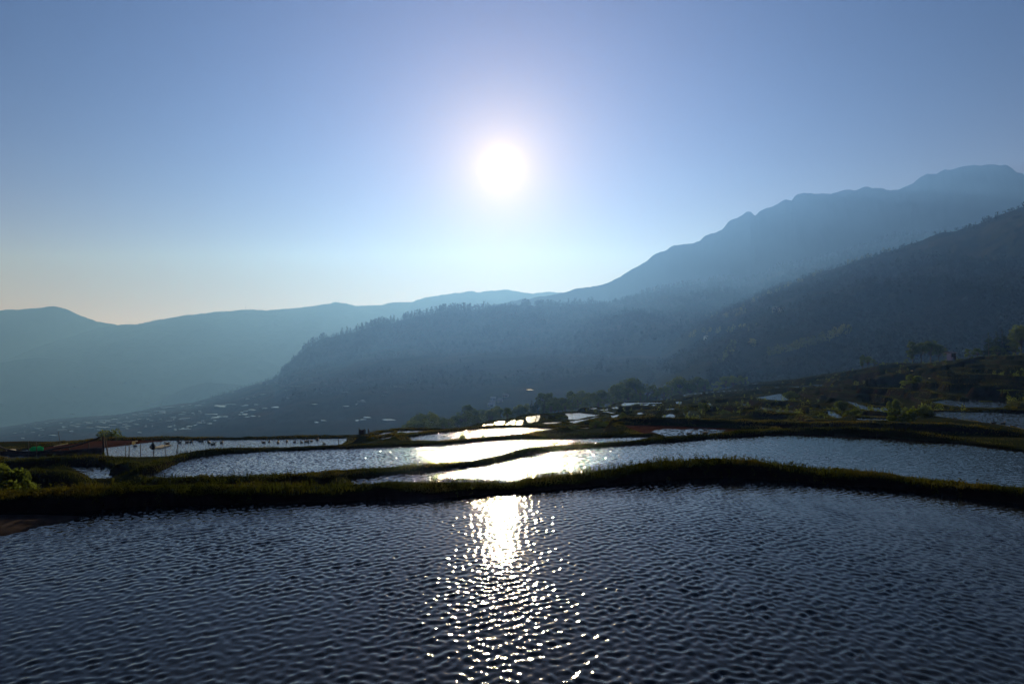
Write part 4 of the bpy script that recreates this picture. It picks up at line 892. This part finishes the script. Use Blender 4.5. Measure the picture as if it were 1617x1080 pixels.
# single trees standing out along the wooded ridge
def ridge_tree(seed):
    r = np.random.default_rng(seed); rr = random.Random(seed); cs, rs = [], []
    for i in range(14):
        t = i / 13; R = .2 * (1 - t) ** .8 + .02; a = rr.uniform(0, 6.28)
        cs.append((math.cos(a) * R * .6, math.sin(a) * R * .6, .15 + .82 * t)); rs.append(.05 + R * .5)
    v, f = leaves(cs, rs, 260, .05, r); tv, tf = tube([(0, 0, -.1), (0, 0, .5), (0, 0, .95)], [.03, .02, .006], 5)
    n = len(v); fq = [tuple(q) for q in f] + [tuple(i + n for i in q) for q in tf]
    o = mesh_py('pine_tree', list(map(tuple, v)) + tv, fq, [M['dark_leaf'], M['bark']], matidx=[0] * len(f) + [1] * len(tf)); return o
rt = [ridge_tree(500 + i) for i in range(3)]
rz_u = [540, 548, 552, 563, 573, 578, 586, 592, 598, 606, 613, 617, 622, 628, 640, 648, 655, 663, 668, 673, 680, 688, 695, 704, 712, 718, 722, 728, 733, 738, 742, 756, 762, 770, 780, 858, 877]
for i, u in enumerate(rz_u):
    o = rt[i] if i < 3 else rt[i % 3].copy()
    if i >= 3: COL.objects.link(o)
    d = float(pick([(330, 1520), (447, 1640), (700, 1800), (1000, 1950)], u)); v = float(pick([(437, 596), (447, 583), (473, 557), (507, 536), (540, 529), (573, 521), (593, 513), (627, 508), (650, 502), (674, 497), (705, 491), (740, 487), (748, 492), (765, 487), (797, 482), (874, 484)], u))
    x, y, z = atd(u, v, d); h = random.choice([11, 14, 17, 21, 25])
    o.location = (x, y, z - 2); o.scale = (h * 1.1, h * 1.1, h); o.rotation_euler = (0, 0, random.uniform(0, 6))
    tag(o, 'dark pine standing out of the wood on the ridge left of centre', 'tree', 'pines along the wooded ridge')
# faint pale green groves on the dark hill
def grove_pts(u0, v0, u1, v1, n, jit):
    out = []
    for i in range(n):
        t = (i + random.random()) / n; u = u0 + (u1 - u0) * t + random.uniform(-jit, jit); v = v0 + (v1 - v0) * t + random.uniform(-jit, jit) * .5
        d = hill_hit(R5, u, v)
        if d: out.append(atd(u, v, d))
    return np.array(out)
M['pale_grove'] = foliage('pale_grove_leaves', [(0.25, (0.035, 0.046, 0.018)), (0.5, (0.060, 0.075, 0.026)), (0.75, (0.10, 0.10, 0.036))], 0.05, 0.4)
for (u0, v0, u1, v1, n, jit) in [(1212, 562, 1300, 540, 26, 4), (1300, 540, 1340, 525, 12, 3), (1140, 575, 1160, 545, 10, 6), (1080, 505, 1180, 495, 22, 7), (1090, 530, 1190, 520, 18, 8), (1150, 500, 1200, 470, 12, 4), (1185, 548, 1192, 546, 4, 3), (1180, 480, 1300, 428, 24, 3), (1330, 420, 1420, 392, 18, 2)]:
    P = grove_pts(u0, v0, u1, v1, n, jit)
    if len(P): wood('grove', P[:, 0], P[:, 1], P[:, 2] - 1, r.uniform(5, 9, len(P)), np.zeros(len(P), bool), r, 'pale_grove', 40)

# ------------------------------------------------------------------ grass
def grass(n, umin, umax, dmin, dmax, hmin, hmax, wid, where=None, seed=1, dens_scale=0.6, near_crest=None):
    r = np.random.default_rng(seed)
    i0, i1 = np.searchsorted(GD, dmin), np.searchsorted(GD, dmax); j0, j1 = np.searchsorted(GU, umin), np.searchsorted(GU, umax)
    ii, jj = np.nonzero((ONBUND if where is None else where)[i0:i1, j0:j1]); q = r.integers(0, len(ii), n)
    i = ii[q] + i0; j = jj[q] + j0
    u = GU[j] + r.uniform(-.5, .5, n) * np.gradient(GU)[j]; d = GD[i] + r.uniform(-.5, .5, n) * np.gradient(GD)[i]
    x = (u - CX) / F * d; y = d
    z = ground_z(x, y); w = wet_at(x, y)
    e = 0.08; slope = np.abs(ground_z(x, y + e) - ground_z(x, y - e)) / (2 * e)
    k = ~w & (slope < 1.15)
    dn = fbm(x * dens_scale, y * dens_scale, 3, seed + 50)
    k &= r.random(n) < np.clip(0.58 + 2.0 * dn, 0.02, 1)
    x, y, z, dn = x[k], y[k], z[k], dn[k]; n = len(x)
    h = r.uniform(hmin, hmax, n) * np.clip(0.8 + 0.7 * fbm(x * 1.7, y * 1.7, 2, seed + 60), .4, 1.6)
    az = r.uniform(0, 6.283, n); lean = r.uniform(.05, .6, n) * h; la = r.uniform(0, 6.283, n)
    wx, wy_ = np.cos(az) * wid * .5, np.sin(az) * wid * .5
    v = np.zeros((n, 5, 3))
    v[:, 0] = np.stack([x - wx, y - wy_, z - .02], 1); v[:, 1] = np.stack([x + wx, y + wy_, z - .02], 1)
    mx, my = x + np.cos(la) * lean * .35, y + np.sin(la) * lean * .35
    v[:, 2] = np.stack([mx + wx * .7, my + wy_ * .7, z + h * .6], 1); v[:, 3] = np.stack([mx - wx * .7, my - wy_ * .7, z + h * .6], 1)
    v[:, 4] = np.stack([x + np.cos(la) * lean, y + np.sin(la) * lean, z + h], 1)
    b = np.arange(n)[:, None] * 5
    tri = np.concatenate([b + [0, 1, 2], b + [0, 2, 3], b + [3, 2, 4]], 0)
    return tag(mesh_np('grass', v.reshape(-1, 3), tri, M['grass']), kind='stuff')
ALL = np.ones(GZ.shape, bool)
grass(110000, -250, 1900, 9.4, 16.5, .02, .06, .011, seed=1)
grass(16000, -250, 1900, 9.4, 16.5, .08, .18, .012, seed=9, dens_scale=1.5)
grass(70000, -150, 1850, 17, 36, .03, .10, .022, seed=2)
grass(9000, -150, 1850, 17, 36, .12, .26, .02, seed=12, dens_scale=1.2)
grass(50000, -150, 1850, 13, 36, .05, .14, .022, where=ALL, seed=3)
grass(70000, -150, 1850, 36, 62, .04, .14, .04, where=EDGE, seed=4)
grass(240000, 560, 1850, 58, 230, .05, .16, .08, where=EDGE, seed=5, dens_scale=.15)
# broad-leaved weeds in clumps on the near banks
r = np.random.default_rng(29); ii, jj = np.nonzero(ONBUND & (YY < 34) & (XX > -16) & (XX < 24)); q = r.integers(0, len(ii), 2600)
x, y = XX[ii[q], jj[q]], YY[ii[q], jj[q]]; z = GZ[ii[q], jj[q]]
k = (fbm(x * .8, y * .8, 3, 44) > 0.05) & (z > ground_z(x, y - .35) + .01 - (r.random(len(x)) < .25) * 9) & (~wet_at(x, y)); x, y, z = x[k], y[k], z[k]
wood('weeds', x, y, z - .02, r.uniform(.06, .20, len(x)), np.zeros(len(x), bool), r, 'grass', 22)
# low scrub on the far terraces
r = np.random.default_rng(23); u = r.uniform(900, 1850, 5200); d = np.exp(r.uniform(math.log(58), math.log(200), 5200)); x = (u - CX) / F * d
k = ~wet_at(x, d) & (fbm(x / 9, d / 9, 3, 91) > 0.12) & ((u > 1420) | (r.random(5200) < .35)); x, y = x[k], d[k]
wood('scrub', x, y, ground_z(x, y) - .1, r.uniform(.25, 1.0, len(x)), np.zeros(len(x), bool), r, 'leaf', 26)

# ------------------------------------------------------------------ duck pond: posts, net fence, sacks, ducks
def post(u, v0, v1, d, rpx, label, lean=0.0, name='wooden_post', group='posts round the duck pond'):
    x, y, zt = atd(u, v0, d); zb = min(CAMZ - (v1 - CY) / F * d, float(ground_z(x, d)) + .05) - .15
    rad = rpx / F * d; o_h = zt - zb; lx = lean / F * d
    vs, fs = tube([(lx, 0, 0), (lx * .5 + .012, .01, o_h * .5), (0, 0, o_h)], [rad * 1.1, rad, rad * .8], 7)
    o = mesh_py(name, vs, fs, M['wood']); o.location = (x, y, zb)
    return tag(o, label, 'post', group)
post(45, 697, 713, 46, .55, 'leftmost thin post beside the green tarpaulin')
post(57.5, 696, 713, 45.9, .55, 'thin post standing in front of the green tarpaulin')
post(92, 681, 703, 46.5, .4, 'tall thin leaning stick above the pale board', lean=5)
post(163, 688, 720, 46, 1.5, 'thick dark post at the high corner of the netting')
post(166, 691, 720, 46.3, .9, 'slanting prop against the thick corner post', lean=5)
post(198, 700, 720, 46.6, .45, 'thin post left of the pale sack')
post(203.7, 698, 720, 46.6, .55, 'thin post under the pale sack')
post(221.5, 699, 720, 46.6, .55, 'post between the pale sack and the rag hung post')
post(242.5, 700, 720, 46.7, .7, 'post that the dark rags hang on')
post(259.5, 697, 719, 46.9, .45, 'slightly leaning post right of the floating mat', lean=2)
post(280.5, 702, 716, 47.5, .6, 'short post with a stub beside it near the bank')
post(278.3, 708, 716, 47.3, .5, 'short stub beside the short post near the bank')
post(285.5, 711, 716, 47, .5, 'lowest stub of wood near the bank')
post(534.5, 693, 701, 50, .7, 'single dark stake at the right end of the duck pond')
# sagging net fence along the pen
nt_o = empty('net_fence', (0, 0, 0)); tag(nt_o, 'dark sagging net fence along the left of the duck pond', 'fence')
us = np.linspace(-60, 163, 46); tv = pick([(-60, 704), (0, 706), (15, 712), (45, 714), (70, 713), (85, 709), (110, 706), (130, 701), (150, 694), (163, 689)], us); vs, fs = [], []
for k_, (u, v) in enumerate(zip(us, tv)):
    for q in range(5):
        t = q / 4; dd_ = 46.4 + .18 * math.sin(u * .21 + q) ; x, y, zt = atd(u, v, dd_); zb = float(ground_z(x, dd_)) - .1; zt = min(zt, CAMZ - (max(float(np.interp(u, [0, 85, 130, 163], [712, 712, 708.5, 706])), v) - CY) / F * dd_)
        vs.append((x, y + .12 * math.sin(q * 1.3 + u * .1), zt + (zb - zt) * t))
for k_ in range(len(us) - 1):
    for q in range(4): a = k_ * 5 + q; fs.append((a, a + 5, a + 6, a + 1))
net = mesh_py('net', vs, fs, M['net'], nt_o, smooth=True)
md = net.modifiers.new('thickness', 'SOLIDIFY'); md.thickness = .03
for u in (-20, 20, 75, 110, 140):
    x, y, zt = atd(u, float(np.interp(u, us, tv)), 46.5); zb = float(ground_z(x, 46.5)) - .2
    mesh_py('post', *tube([(x, y, zb), (x, y, zt + .1)], [.04, .035], 6), M['wood'], nt_o)
vt_ = [atd(u, float(np.interp(u, us, tv)) - .6, 46.35) for u in us[::2]]
mesh_py('top_rope', *tube(vt_, [.07] * len(vt_), 5), M['cloth_dark'], nt_o)
def lump(name, u, v, d, wpx, hpx, m, label, cat, seed=0, dep=.6, sub=3):
    bm = bmesh.new(); bmesh.ops.create_icosphere(bm, subdivisions=sub, radius=1)
    w, h = wpx / F * d * .5, hpx / F * d * .5; rr = random.Random(seed)
    ph = [rr.uniform(0, 6) for _ in range(6)]
    for vv in bm.verts:
        c = vv.co; k = 1 + .16 * math.sin(3 * c.x + ph[0]) * math.sin(4 * c.y + ph[1]) + .12 * math.sin(6 * c.z + ph[2]) * math.cos(5 * c.x + ph[3]) + .05 * math.sin(13 * c.x + ph[4]) * math.sin(11 * c.z + ph[5])
        vv.co = Vector((c.x * w * k, c.y * w * dep * k, c.z * h * k * (1 if c.z > 0 else .7)))
    me = bpy.data.meshes.new(name); bm.to_mesh(me); bm.free(); me.materials.append(m)
    me.polygons.foreach_set('use_smooth', [True] * len(me.polygons))
    o = bpy.data.objects.new(name, me); COL.objects.link(o); o.location = atd(u, v, d)
    return tag(o, label, cat)
lump('tarpaulin', 58, 709.5, 46.7, 20, 10, M['green_tarp'], 'crumpled bright green tarpaulin heaped beside the net fence', 'tarpaulin', 1)
lump('sack', 211, 699.5, 46.5, 5.5, 6, M['sack'], 'round pale sack hung up between the pond posts', 'sack', 2)
lump('sack', 215, 696.5, 46.5, 4.5, 2.2, M['sack'], 'small pale loose end lying on top of the round sack', 'sack', 3)
lump('sack', 18, 711, 47, 14, 4, M['sack'], 'flat pale sack lying at the far left end of the pen', 'sack', 4)
lump('sack', 238, 706, 46.5, 4, 5, M['sack'], 'small pale bag hung beside the dark rags', 'sack', 6)
lump('rag', 241.5, 705.5, 46.7, 7.5, 13, M['cloth_dark'], 'dark bundle of rags hung on a post in the duck pond', 'rags', 7)
bo = mesh_py('board', [(-.45, -.1, 0), (.45, -.1, .16), (.45, .25, .16), (-.45, .25, 0), (-.45, -.1, .05), (.45, -.1, .21), (.45, .25, .21), (-.45, .25, .05)], [(0, 3, 2, 1), (4, 5, 6, 7), (0, 1, 5, 4), (1, 2, 6, 5), (2, 3, 7, 6), (3, 0, 4, 7)], M['sack'])
bo.location = atd(95, 704.5, 46.3); tag(bo, 'pale board lying tilted on the netting under the leaning stick', 'board')
x, y, z = at(253, 706, -6.0)
mt = mesh_py('mat', [(-.38, -.6, .0), (.38, -.55, .0), (.42, .9, .0), (-.4, .85, 0), (-.38, -.6, .05), (.38, -.55, .07), (.42, .9, .06), (-.4, .85, .05)], [(0, 3, 2, 1), (4, 5, 6, 7), (0, 1, 5, 4), (1, 2, 6, 5), (2, 3, 7, 6), (3, 0, 4, 7)], M['sack'])
mt.location = (x, y, z); tag(mt, 'pale mat floating on the duck pond between the posts', 'mat')
# small broken net fence on the bank at the end of the duck pond
ff = empty('small_fence', (0, 0, 0)); tag(ff, 'small dark stake and net fence on the bank tip past the duck pond', 'fence')
fd = 56
for u, v0 in ((566.5, 675.5), (575, 676.5), (576.5, 678), (581, 676), (582.5, 679)):
    x, y, zt = atd(u, v0, fd); zb = float(ground_z(x, fd)) - .2
    mesh_py('post', *tube([(x, y, zb), (x + .03, y, zt)], [.05, .035], 6), M['wood'], ff)
a, b = atd(566.5, 677, fd), atd(575, 678, fd); zb = float(ground_z(a[0], fd)) - .1
nv = []; nf_ = []
for i in range(9):
    t = i / 8; nv += [(a[0] + (b[0] - a[0]) * t, fd + .03 * math.sin(i * 2), zb), (a[0] + (b[0] - a[0]) * t, fd, a[2] + (b[2] - a[2]) * t - .08 * math.sin(t * 3.14))]
for i in range(8): nf_.append((2 * i, 2 * i + 2, 2 * i + 3, 2 * i + 1))
nn = mesh_py('net', nv, nf_, M['net'], ff); nn.modifiers.new('thickness', 'SOLIDIFY').thickness = .02
# sapling on the far bank
sp = empty('sapling', (0, 0, 0)); x, y, zt = atd(433, 679.5, 56); zb = float(ground_z(x, 56))
sp.location = (x, y, zb); tag(sp, 'thin bare sapling on the long bank behind the duck pond', 'sapling')
tb = [tube([(0, 0, -.1), (.04, 0, .3), (-.02, 0, zt - zb)], [.02, .015, .006], 5)]
for q in range(7): tb.append(tube([(0, 0, .15 + q * .06), (random.uniform(-.3, .3), random.uniform(-.2, .2), .3 + q * .07)], [.01, .004], 4))
mesh_py('trunk', *join(tb), M['bark'], sp)
v_, f_ = leaves([(.1, 0, .4), (-.12, 0, .5), (0, .1, .3)], [.12, .1, .14], 40, .035, rng); mesh_np('foliage', v_, f_, M['leaf'], sp)

def make_duck():
    """one small dark duck: boat-shaped body, upright neck, head and bill in one surface"""
    prof = [(-.20, .06, .012), (-.17, .045, .04), (-.10, .03, .075), (0, .03, .09), (.08, .04, .08), (.125, .075, .05), (.14, .12, .032), (.15, .155, .034), (.17, .168, .034), (.195, .163, .022), (.225, .155, .010), (.245, .152, .004)]
    vs, fs = [], []; n = 10
    for (px, pz, rr) in prof:
        for k in range(n):
            a = 2 * math.pi * k / n; vs.append((px, math.cos(a) * rr, pz + math.sin(a) * rr * (.85 if rr > .05 else 1)))
    for i in range(len(prof) - 1):
        for k in range(n): fs.append((i * n + k, i * n + (k + 1) % n, (i + 1) * n + (k + 1) % n, (i + 1) * n + k))
    fs.append(tuple(range(n))[::-1]); fs.append(tuple((len(prof) - 1) * n + k for k in range(n)))
    return mesh_py('duck', vs, fs, M['duck'], smooth=True)
dk = make_duck(); first = True
ducks = [(213, 704.3), (264, 701), (284, 699.5), (281.5, 696.5), (295, 698.5), (302, 698), (315, 696.3), (318, 696.6), (330, 699), (337, 701.5), (350, 699), (416, 699), (425, 697.5), (439, 699), (453, 697), (465, 698.3), (476, 698.6), (483, 697.4), (486, 697.6), (491.5, 696.6), (501, 694.4), (512, 700.6)]
for i, (u, v) in enumerate(ducks):
    o = dk if first else dk.copy()
    if not first: COL.objects.link(o)
    first = False
    o.location = at(u, v, -6.0); s = random.uniform(.85, 1.35); o.scale = (s, s * 1.1, s * 1.05); o.rotation_euler = (0, 0, random.uniform(0, 6.28))
    tag(o, 'small dark duck on the water of the long fenced pond', 'duck', 'ducks on the long pond')
for (u, v, zz, lb) in [(1089, 685, -3.0, 'dark duck on the small blue pool below the long bank, left of two'), (1114, 684.3, -3.0, 'dark duck on the small blue pool below the long bank, right of two')]:
    o = dk.copy(); COL.objects.link(o); o.location = at(u, v, zz); o.rotation_euler = (0, 0, random.choice([0, 3.1])); o.scale = (1.1, 1.1, 1.0); tag(o, lb, 'duck')
pz = [p for p in PONDS if p['poly'][0] == (1467, 654.8)][0]['z']
for (u, v, lb) in [(1508, 661, 'dark bird standing in the middle of the right hand paddy'), (1568, 668.5, 'dark duck near the bank of the right hand paddy'), (1584, 669, 'dark duck by the bank, middle of the three on the right paddy'), (1599, 674, 'dark duck nearest the right edge, by the bank')]:
    o = dk.copy(); COL.objects.link(o); o.location = at(u, v, pz); o.rotation_euler = (0, 0, random.choice([0, 3.1])); o.scale = (1.2, 1.2, 1.3); tag(o, lb, 'duck')
# dry stubble standing in the small grey paddy and in the muddy strips
def stubble(px, z, n, h, seed):
    r = np.random.default_rng(seed); w = np.array([at(u, v, z)[:2] for u, v in px])
    lo, hi = w.min(0), w.max(0); p = r.uniform(lo, hi, (n * 3, 2)); p = p[inside(p[:, 0], p[:, 1], w)][:n]
    n = len(p); b = 5; v = []; f = []
    for q in range(n):
        for j in range(b):
            a = r.uniform(0, 6.28); hh = h * r.uniform(.5, 1.2); cx, cy = p[q] + r.normal(0, .05, 2); lx, ly = math.cos(a) * .1, math.sin(a) * .1
            k = len(v); v += [(cx - .025, cy, z - .05), (cx + .025, cy, z - .05), (cx + lx, cy + ly, z + hh)]; f.append((k, k + 1, k + 2))
    tag(mesh_np('stubble', v, f, M['grass']), kind='stuff')
for p in PONDS:
    q0 = p['poly'][0]
    if q0 == (1074, 643.7): stubble(p['poly'], p['z'], 170, .28, 1)
    if q0 == (1500, 683.4): stubble(p['poly'], p['z'], 200, .12, 2)
    if q0 == (1197.3, 642.8): stubble(p['poly'], p['z'], 120, .2, 3)

# ------------------------------------------------------------------ houses, hut, masts
def house(x, y, z, w, dp, h, rz, roofm, label, group=None):
    o = empty('house', (x, y, z), rz); tag(o, label, 'house', group)
    def box(name, x0, y0, z0, x1, y1, z1, m, par):
        v = [(x0, y0, z0), (x1, y0, z0), (x1, y1, z0), (x0, y1, z0), (x0, y0, z1), (x1, y0, z1), (x1, y1, z1), (x0, y1, z1)]
        return mesh_py(name, v, [(0, 3, 2, 1), (4, 5, 6, 7), (0, 1, 5, 4), (1, 2, 6, 5), (2, 3, 7, 6), (3, 0, 4, 7)], m, par)
    wl_ = box('wall', -w / 2, -dp / 2, -3, w / 2, dp / 2, h, M['wall'], o)
    e = .4; rv = [(-w / 2 - e, -dp / 2 - e, h), (w / 2 + e, -dp / 2 - e, h), (w / 2 + e, 0, h + dp * .3), (-w / 2 - e, 0, h + dp * .3), (-w / 2 - e, dp / 2 + e, h), (w / 2 + e, dp / 2 + e, h)]
    rv2 = [(a, b, c + .18) for a, b, c in rv]
    mesh_py('roof', rv + rv2, [(6, 7, 8, 9), (9, 8, 11, 10), (0, 3, 2, 1), (3, 4, 5, 2), (0, 1, 7, 6), (5, 4, 10, 11), (0, 6, 9, 3), (3, 9, 10, 4), (1, 2, 8, 7), (2, 5, 11, 8)], roofm, o)
    for i in range(3):
        cx = -w / 2 + w * (i + .5) / 3
        box('window', cx - .5, -dp / 2 - .05, h * .5, cx + .5, -dp / 2 + .02, h * .5 + 1.3, M['glass'], o)
    box('door', w * .1, -dp / 2 - .06, 0, w * .1 + 1, -dp / 2 + .02, 2, M['wood'], o)
    return o
for (u, v, w, lb) in [(776, 641, 5.5, 'lowest left house with a bright roof behind the tree belt'), (778, 636.5, 5, 'second house from the bottom of the bright roofs behind the tree belt'), (790, 634, 5, 'middle right house with a bright roof behind the tree belt'), (799, 626, 5, 'uppermost small house with a bright roof behind the tree belt'), (779, 631, 4.5, 'upper left house with a bright roof behind the tree belt')]:
    d = hill_hit(R4B, u, v) or 600
    x, y, z = atd(u, v, d); house(x, y, z - 1, w, 5, 2.4, random.uniform(-.3, .3), M['roof'], lb, 'houses of the hamlet behind the tree belt')
for (u, v, w, lb) in [(1221, 491, 4.5, 'left white house alone high on the dark hillside'), (1230, 492, 4, 'right paler house beside the white one on the dark hillside'), (1113, 535, 4, 'faint house low among pale trees on the dark hillside')]:
    d = hill_hit(R5, u, v)
    if d: x, y, z = atd(u, v, d); house(x, y - 4, z + .5, w, 4, 2.6, .3, M['roof'], lb, 'houses on the dark hillside')
x, y, z = atd(1501, 567, 139); hz = float(ground_z(x, y))
ht = house(x, y, hz, 1.25, 1.1, 1.75, .5, M['roof'], 'small pale hut standing on the crest of the right terraces')
ht.name = 'hut'; tag(ht, cat='hut')
lump('sack', 1467.5, 599, 104, 4, 5.5, M['sack'], 'small white bundle standing on the dark right terraces', 'sack', 12)
lump('rock', 1440, 585.5, 115, 3.5, 2, M['sack'], 'small pale stone on the right terraces above the round bush', 'rock', 13)
lump('rock', 1311, 595, 190, 3, 1.6, M['sack'], 'small white stone shining on the hazy part of the right terraces', 'rock', 14)
lump('rock', 1326, 589.5, 205, 2.5, 1.5, M['sack'], 'pinkish stone on the hazy terraces, the upper of two', 'rock', 15)
lump('rock', 1326, 594, 195, 2.2, 1.4, M['sack'], 'pinkish stone on the hazy terraces, the lower of two', 'rock', 16)

def mast(u, v, d, h, label):
    x, y, z = atd(u, v, d); o = empty('mast', (x, y, z)); tag(o, label, 'mast'); b = h * .09
    tb = []
    for sx, sy in ((1, 1), (1, -1), (-1, 1), (-1, -1)): tb.append(tube([(sx * b, sy * b, -5), (sx * b * .35, sy * b * .35, h * .7), (0, 0, h)], [h * .013, h * .011, h * .01], 4))
    for q in range(6):
        t = q / 6; t2 = (q + 1) / 6; r0, r1 = b * (1 - t * .85), b * (1 - t2 * .85)
        tb.append(tube([(-r0, -r0, h * t * .9), (r1, -r1, h * t2 * .9)], [h * .006] * 2, 4)); tb.append(tube([(r0, r0, h * t * .9), (-r1, r1, h * t2 * .9)], [h * .006] * 2, 4))
    mesh_py('tower', *join(tb), M['steel'], o)
    mesh_py('cross_arm', *join([tube([(-h * .14, 0, h * .85), (h * .14, 0, h * .85)], [h * .01] * 2, 4), tube([(-h * .11, 0, h * .72), (h * .11, 0, h * .72)], [h * .01] * 2, 4)]), M['steel'], o)
mast(388, 489, 3720, 26, 'thin mast on the far ridge, left of the two close together'); mast(395, 489.5, 3725, 16, 'short mast on the far ridge, right of the two close together')
mast(530, 477.5, 3830, 18, 'left mast on the small knoll of the far ridge'); mast(535, 477.5, 3830, 20, 'right mast on the small knoll of the far ridge'); mast(584, 482, 3860, 16, 'lone thin mast right of the knoll on the far ridge')
mast(1033, 464, 1970, 26, 'pylon rising against the mountain on the wooded ridge'); mast(1215, 431, 2220, 20, 'small pylon higher up the wooded ridge on the right')
mast(254, 643, 1490, 11, 'pylon at the left on the terraced spur edge'); mast(334, 628, 1520, 11, 'pylon at the right on the terraced spur edge'); mast(331, 629, 1520, 7, 'short pole beside the right pylon on the terraced spur')

# ------------------------------------------------------------------ haze
m, nt, out = mat('haze')
pv = nt.nodes.new('ShaderNodeVolumePrincipled'); pv.inputs['Density'].default_value = HAZE_DENSITY
pv.inputs['Color'].default_value = (*HAZE_COLOR, 1); pv.inputs['Absorption Color'].default_value = (1, 1, 1, 1); pv.inputs['Anisotropy'].default_value = HAZE_ANISO
nt.links.new(pv.outputs[0], out.inputs['Volume'])
X0, X1, Y0, Y1, Z0, Z1 = -7000, 7000, -100, 5700, -600, 870
hv = [(X0, Y0, Z0), (X1, Y0, Z0), (X1, Y1, Z0), (X0, Y1, Z0), (X0, Y0, Z1), (X1, Y0, Z1), (X1, Y1, Z1), (X0, Y1, Z1)]
tag(mesh_py('haze', hv, [(0, 3, 2, 1), (4, 5, 6, 7), (0, 1, 5, 4), (1, 2, 6, 5), (2, 3, 7, 6), (3, 0, 4, 7)], m), kind='stuff')
